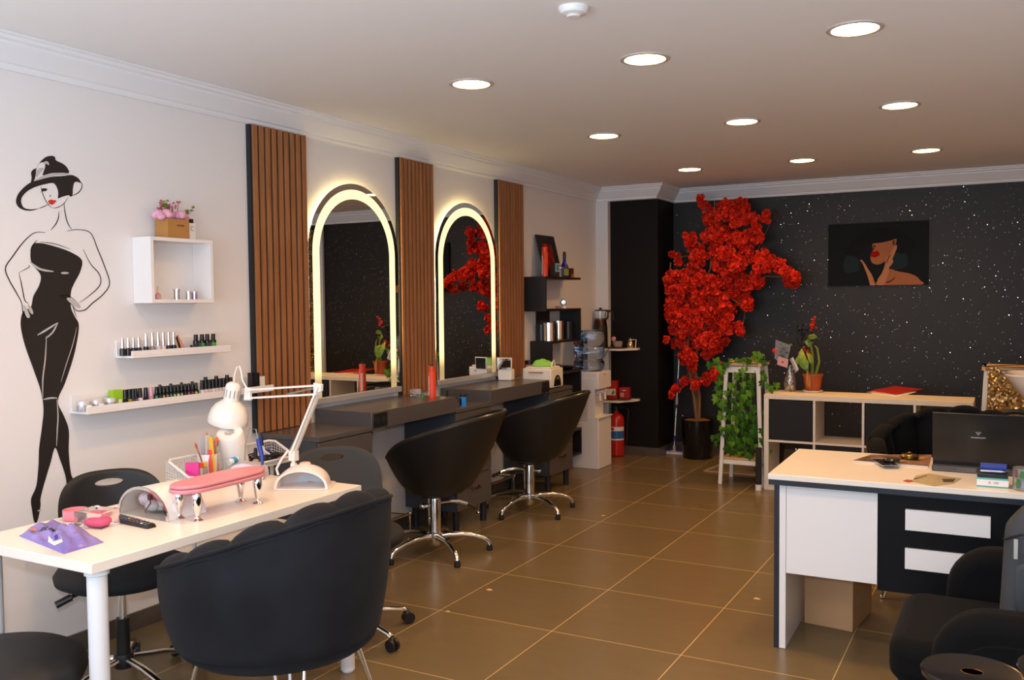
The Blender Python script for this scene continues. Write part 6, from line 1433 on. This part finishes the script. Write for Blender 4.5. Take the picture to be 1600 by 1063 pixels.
c = (q[0]+q[2])/2+Vector((0, -.002, 0)); MB().cyl(c, c+Vector((0, -.001, 0)), .008, n=12).build('card_mark', mat('carton_red', 'a31f1a', .4), t)
m = MB(); m.hexa([BP(1237, 560, 7.33), BP(1246, 580, 7.33), BP(1243, 582, 7.36), BP(1234, 562, 7.36)], [BP(1239, 558, 7.33), BP(1248, 577, 7.33), BP(1245, 579, 7.36), BP(1236, 560, 7.36)]); m.build('white_ribbon', mat('ribbon_white', (.75, .68, .66), .4), t, smooth=False)
# potted dieffenbachia
t = thing('potted_plant', 'leafy plant in a terracotta coloured pot with saucer on the bookcase', 'potted plant', (2.135, 7.36, .7425)); O2 = Vector(t.location)
TER = mat('terracotta_plastic', 'a34a24', .45)
MB().lathe([(0, .006), (.055, .006), (.072, .125), (.078, .126), (.079, .145), (.072, .145), (.068, .13), (0, .128)], 34).build('pot', TER, t, ang=50); MB().lathe([(0, 0), (.062, 0), (.074, .010), (.076, .016), (.070, .012), (0, .0058)], 32).build('saucer', mat('saucer_white', (.70, .66, .60), .4), t)
MB().lathe([(0, .128), (.067, .130), (0, .136)], 20).build('soil', mat('soil_dark', (.03, .02, .012), .95), t)
LG = mat('leaf_yellow_green', '8a9a28', .4, noise=(14, '5a7a1c', .9)); LD = mat('leaf_mid_green', '4f7a20', .4, noise=(20, '9aa84a', .8))
for pts, r0 in (([(0, 0, .13), BP(1270, 555), BP(1266, 535), BP(1263, 530)], .009), ([(.02, 0, .13), BP(1280, 565), BP(1277, 545), BP(1273, 540)], .011), ([(-.01, .0, .13), BP(1268, 565), BP(1262, 552), BP(1255, 545)], .005)):
    MB().tube(pts, [r0, r0*.85, r0*.7, r0*.4], 8).build('stem', mat('stem_lime', '7a8a30', .5), t)
def big_leaf(pts, w, M_, nm='leaf'):
    n = len(pts); m = MB(); V = []
    for i, p in enumerate(pts):
        k = math.sin(PI*(i+.15)/(n-.4)) if i < n-1 else .05; d = (pts[min(i+1, n-1)]-pts[max(i-1, 0)]).normalized(); s2 = d.cross(Vector((0, 1, 0))).normalized()*w*k
        V += [p-s2+Vector((0, -.01, 0)), p, p+s2+Vector((0, -.008, 0))]
    m.add(V, [f for i in range(n-1) for f in ((i*3, i*3+1, i*3+4, i*3+3), (i*3+1, i*3+2, i*3+5, i*3+4))]); return m.build(nm, M_, t, solid=.0012)
big_leaf([BP(1262, 530), BP(1266, 527), BP(1272, 526), BP(1278, 528)], .022, LG)
big_leaf([BP(1262, 531), BP(1260, 534), BP(1264, 540), BP(1272, 534)], .018, LD)
big_leaf([BP(1253, 545), BP(1252, 558, 7.30), BP(1257, 570, 7.28), BP(1263, 582, 7.27)], .038, LD)
big_leaf([BP(1262, 580, 7.27), BP(1263, 590, 7.265), BP(1264, 600, 7.265), BP(1265, 610, 7.27)], .018, mat('leaf_dry_tan', 'b0742e', .6))
big_leaf([BP(1258, 555), BP(1249, 560), BP(1244, 568), BP(1243, 575)], .022, LD)
big_leaf([BP(1260, 550), BP(1265, 556, 7.30), BP(1268, 565, 7.29), BP(1270, 572, 7.29)], .020, LG)
m = MB(); rnd = random.Random(6)
for px, py, n_, sx in ((1271, 508, 16, 5), (1250, 552, 6, 3), (1262, 552, 8, 3), (1256, 545, 6, 2)):
    for k in range(n_): p = BP(px+rnd.gauss(0, sx*.5), py+rnd.gauss(0, sx*.9), 7.36+rnd.uniform(-.02, .02)); m.ball(p, .011, n=8, m=6)
m.build('red_berries', mat('berry_red', 'b8200f', .35), t)
MB().tube([(.005, .01, .13), BP(1269, 545, 7.38), BP(1271, 515, 7.37)], .002, 5).build('berry_stem', mat('stem_dark', (.03, .03, .02), .6), t)
m = MB(); leafs(m, [BP(rnd.gauss(1253, 7), rnd.gauss(520, 5), 7.38) for k in range(60)], .035, .008, rnd); leafs(m, [BP(rnd.gauss(1256, 5), rnd.gauss(540, 6), 7.38) for k in range(25)], .035, .008, rnd); m.build('dark_foliage', mat('foliage_black', (.012, .012, .010), .6), t, smooth=False)
MB().tube([(.0, .01, .13), BP(1262, 550, 7.38), BP(1254, 522, 7.38)], .002, 5).build('dark_stem', mat('stem_dark', (.03, .03, .02), .6), t)
# red folder with papers
t = thing('paper_stack', 'loose white papers under the red folder on the bookcase', 'papers', (0, 0, .7425))
def zsheet(pts, z, h, nm, M_, par):
    P = [on_z(x, y, .743) for x, y in pts]; return MB().prism([(p.x, p.y) for p in P], z, z+h, 'xy').build(nm, M_, par, smooth=False)
def bow(pts, z0, h, M_, nm, par):
    P = [on_z(x, y, .743) for x, y in pts]; m = MB(); zz = lambda u, v: z0+h*math.sin(PI*u)*.8
    for off in (0, .0012): m.grid(lambda u, v: ((P[0].lerp(P[1], u).lerp(P[3].lerp(P[2], u), v)).x, (P[0].lerp(P[1], u).lerp(P[3].lerp(P[2], u), v)).y, zz(u, v)+off), 12, 6)
    return m.build(nm, M_, par)
zsheet([(1356, 616), (1404, 621), (1432, 613), (1393, 609)], .0, .003, 'bottom_sheet', mat('paper_white', (.75, .70, .66), .7), t)
zsheet([(1354, 614), (1400, 617), (1425, 611), (1390, 608)], .0035, .002, 'top_sheet', mat('paper_pinkish', 'c9938a', .7), t)
t = thing('red_folder', 'flat red folder lying on papers on the bookcase', 'folder', (0, 0, .7425))
zsheet([(1362, 612), (1400, 618), (1443, 610), (1398, 605)], .006, .004, 'cover', mat('folder_red', 'b3200f', .4), t)
# black bin, rolled rug and mat near the stand
t = thing('black_bin', 'small black bin on the floor behind the plant stand', 'bin', (1.70, 7.78, .0042)); MB().lathe([(0, 0), (.115, 0), (.13, .24), (.122, .24), (.11, .01), (0, .01)], 30).build('bin', BLACKP, t)
t = thing('plastic_mat', 'grey translucent plastic mat with pale edges on the floor behind the plant stand', 'mat', (0, 0, 0))
P = [on_z(x, y, .001) for x, y in ((1101, 737), (1188, 744), (1186, 722), (1142, 720))]
MB().prism([(p.x, p.y) for p in P], .0006, .004, 'xy').build('sheet', mat('mat_grey', '6e6255', .4), t, smooth=False)
m = MB()
for a, b in ((0, 1), (0, 3)): m.bar((P[a].x, P[a].y, .0045), (P[b].x, P[b].y, .0045), .022, .006)
m.build('edge_strip', mat('mat_edge', 'a89278', .5), t, bevel=.001)
t = thing('rolled_rug', 'tall dark rolled mat standing between the plant stand and the bookcase', 'rolled mat', (1.797, 7.02, 0)); MB().lathe([(0, 0), (.024, 0), (.024, .33), (0, .33)], 16).build('roll', mat('rug_dark', (.018, .018, .02), .8), t); MB().lathe([(.0243, .0), (.0248, .0), (.0248, .045), (.0243, .045)], 16).build('white_band', STW, t)
# portrait canvas on the glitter wall
pc = thing('portrait_canvas', 'dark wide canvas of a person in a black hat on the glitter wall', 'picture', (2.050, 8.546, 1.585))
Wp, Hp = .818, .548
MB().box(0, Wp, -.028, -.002, 0, Hp).build('canvas', mat('canvas_black_green', '0b0e0e', .55, spec=.15), pc, bevel=.001)
def cv(pts, s=1): return [((x-170)/(1280-170)*Wp, (895-y)/(895-200)*Hp) for x, y in pts]
from mathutils.geometry import tessellate_polygon
def cfill(pts, lay, M_, nm, smooth=True):
    P = cr(cv(pts), 5) if smooth else cv(pts); P = [(min(max(a, .001), Wp-.001), min(max(b, .001), Hp-.001)) for a, b in P]
    tri = tessellate_polygon([[Vector((a, b, 0)) for a, b in P]]); m = MB(); m.add([(a, -.0282-.0003*lay, b) for a, b in P], list(tri)); return m.build(nm, M_, pc, smooth=False)
SK = mat('print_skin2', 'a86a48', .7, spec=.1, noise=(6, '9a6346', .5)); SKD = mat('print_skin_shadow', '5e3422', .7, spec=.1)
cfill([(390, 545), (450, 560), (510, 600), (535, 700), (490, 735), (420, 750), (360, 735), (350, 640)], 1, mat('print_teal', '18262b', .55, spec=.15), 'teal_glow')
cfill([(920, 560), (1010, 540), (1060, 600), (1050, 690), (960, 720), (880, 700)], 1, MATS['print_teal'], 'teal_glow')
cfill([(735, 895), (760, 830), (800, 790), (860, 718), (960, 745), (1080, 770), (1150, 800), (1190, 840), (1205, 895)], 2, SK, 'shoulder')
cfill([(820, 860), (880, 840), (930, 800), (900, 845), (850, 870)], 3, SKD, 'collarbone')
cfill([(680, 430), (760, 425), (860, 408), (930, 390), (938, 410), (925, 450), (900, 500), (880, 560), (850, 600), (800, 640), (735, 665), (680, 650), (655, 610), (655, 570), (665, 530), (680, 500), (675, 460)], 3, SK, 'face')
cfill([(680, 455), (700, 450), (715, 462), (700, 472), (690, 500), (676, 505), (684, 480)], 4, SKD, 'nostril')
cfill([(895, 415), (915, 400), (918, 440), (905, 460), (895, 445)], 4, SKD, 'ear_shadow')
cfill([(655, 545), (680, 518), (705, 520), (730, 512), (755, 548), (735, 570), (700, 585), (665, 575), (650, 565)], 5, mat('print_lip_red', 'a80f06', .7, spec=.05), 'lips')
cfill([(655, 560), (690, 548), (730, 546), (690, 554)], 6, mat('print_lip_dark', '5a0a06', .4), 'lip_line')
cfill([(925, 460), (942, 462), (940, 495), (915, 560), (895, 610), (905, 630), (890, 665), (862, 700), (855, 760), (830, 830), (800, 895), (735, 895), (735, 830), (780, 760), (810, 680), (825, 610), (860, 560), (895, 500)], 6, mat('print_skin_light', 'b87e5c', .7, spec=.1), 'right_hand')
cfill([(868, 560), (880, 555), (850, 615), (830, 660), (835, 620)], 7, SKD, 'finger_shadow')
cfill([(545, 605), (560, 612), (590, 650), (625, 710), (665, 770), (690, 830), (705, 895), (655, 895), (640, 850), (615, 770), (590, 710), (565, 650), (540, 618)], 6, MATS['print_skin_light'], 'left_hand')
cfill([(380, 540), (440, 560), (520, 560), (600, 480), (640, 430), (700, 428), (800, 418), (900, 395), (935, 380), (940, 440), (960, 545), (1040, 540), (1120, 500), (1150, 440), (1100, 380), (1000, 320), (900, 275), (760, 260), (620, 280), (480, 360), (400, 450)], 3.5, mat('print_hat_black', '050404', .55, spec=.15), 'hat')

# ================================================================== WASH BASIN AND GOLD SEQUIN COVER, FAR RIGHT
wb_ = thing('hair_wash_basin', 'white glossy hair wash basin cut off at the right edge behind the laptop', 'wash basin', (3.75, 6.62, 0))
CER = mat('ceramic_white', (.80, .77, .74), .10, coat=.6)
MB().box(-.16, .20, -.10, .16, 0, .62).build('pedestal', mat('pedestal_black', (.012, .012, .013), .3), wb_, bevel=.01)
m = MB(); nn = 36
def ring(w, d, z, cx=0, cy=0, p=.5): return [(cx+math.copysign(abs(math.cos(2*PI*i/nn))**p, math.cos(2*PI*i/nn))*w, cy+math.copysign(abs(math.sin(2*PI*i/nn))**p, math.sin(2*PI*i/nn))*d, z) for i in range(nn)]
rings = [ring(.10, .08, .62), ring(.16, .16, .70, 0), ring(.285, .235, .96), ring(.295, .245, .985), ring(.285, .235, .992), ring(.26, .21, .975), ring(.16, .14, .80), ring(.03, .03, .78)]
V = [p for r_ in rings for p in r_]; m.add(V, [(k*nn+i, k*nn+(i+1) % nn, (k+1)*nn+(i+1) % nn, (k+1)*nn+i) for k in range(len(rings)-1) for i in range(nn)]+[tuple(reversed(range(nn))), tuple(range((len(rings)-1)*nn, len(rings)*nn))])
m.build('bowl', CER, wb_, ang=60)
SEQ = sequin_material()
sc2 = thing('sequin_cushion', 'tall gold sequin covered cushion standing in front of the wash basin', 'cushion', (3.50, 6.30, 0))
def SP(px, py, y): return on_y(px, py, y)-Vector(sc2.location)
A = [SP(1543, 575, 6.3), SP(1558, 574, 6.3), SP(1600, 622, 6.3), SP(1650, 680, 6.3), SP(1650, 700, 6.3), SP(1543, 700, 6.3)]
MB().prism([(p.x, p.z) for p in A], 0, .09, 'xz').build('sequin_cover', SEQ, sc2, bevel=.012, seg=3)
MB().box(.0-.10, .18, .01, .08, .0, A[4].z+.01).build('support', mat('pedestal_black', (.012, .012, .013), .3), sc2, bevel=.004)
# (a second cover hangs by the right wall, seen in the nearer mirror)
oc = thing('dark_round_chair', 'dark rimmed round chair back with a beige cushion behind the laptop at the right edge', 'chair', (3.52, 5.75, 0))
MB().lathe([(0, .0), (.16, 0), (.16, .02), (.03, .03), (.03, .42), (0, .42)], 26).build('pedestal_foot', STEEL, oc)
MB().lathe([(0, .42), (.19, .42), (.21, .45), (.20, .49), (0, .50)], 30).build('seat', mat('beige_cushion', 'c09a6c', .5), oc, ang=60)
pr_ = arc(0, 0, .19, PI, 2*PI, 1)
m = MB(); m.tube([(.175*math.cos(a), .14, .66+.165*math.sin(a)) for a in [PI*i/24 for i in range(25)]]+[(-.175, .14, .50), ], .016, 10); m.tube([(.175, .14, .66), (.175, .14, .50)], .016, 10); m.build('back_rim', LEATHER, oc)
m = MB(); m.prism([(.158*math.cos(a), .655+.150*math.sin(a)) for a in [PI*i/24 for i in range(25)]]+[(-.158, .51), (.158, .51)], .128, .155, 'xz'); m.build('cushion', mat('beige_cushion', 'c09a6c', .5), oc, bevel=.006)
# white door casing on the back wall at the far right, reflected in the nearer mirror
struct(MB().box(3.84, 3.90, 8.50, 8.546-.0125, .083, 2.41).build('trim_8', TRIMM, smooth=False))
scu = thing('sequin_curtain', 'gold sequin curtain in the far right corner, outside the view and seen in the mirror', 'curtain', (4.02, 8.46, 0))
m = MB(); m.grid(lambda u, v: (-.10+.20*u, .02*math.sin(u*20), .05+2.30*v), 30, 4); m.build('cloth', SEQ, scu, solid=.004)
# chips and marks on the floor
for k, (px, py, r_) in enumerate(((765, 922, .018), (700, 956, .013), (943, 806, .017), (1183, 936, .018))):
    p = on_z(px, py, 0); t = thing('paper_scrap', ('cream scrap on a floor tile near the front styling chair', 'tiny cream scrap on a grout line nearest the velvet tub chair', 'cream scrap on the floor in the middle of the room', 'cream scrap on the floor left of the desk leg')[k], 'scrap', (p.x, p.y, .0004)); MB().prism([(-r_, -r_*.5), (r_*.4, -r_*.7), (r_, .1*r_), (.2*r_, r_*.6), (-.6*r_, r_*.8)], 0, .0008, 'xy').build('scrap', mat('scrap_cream', 'c9a877', .7), t, smooth=False)
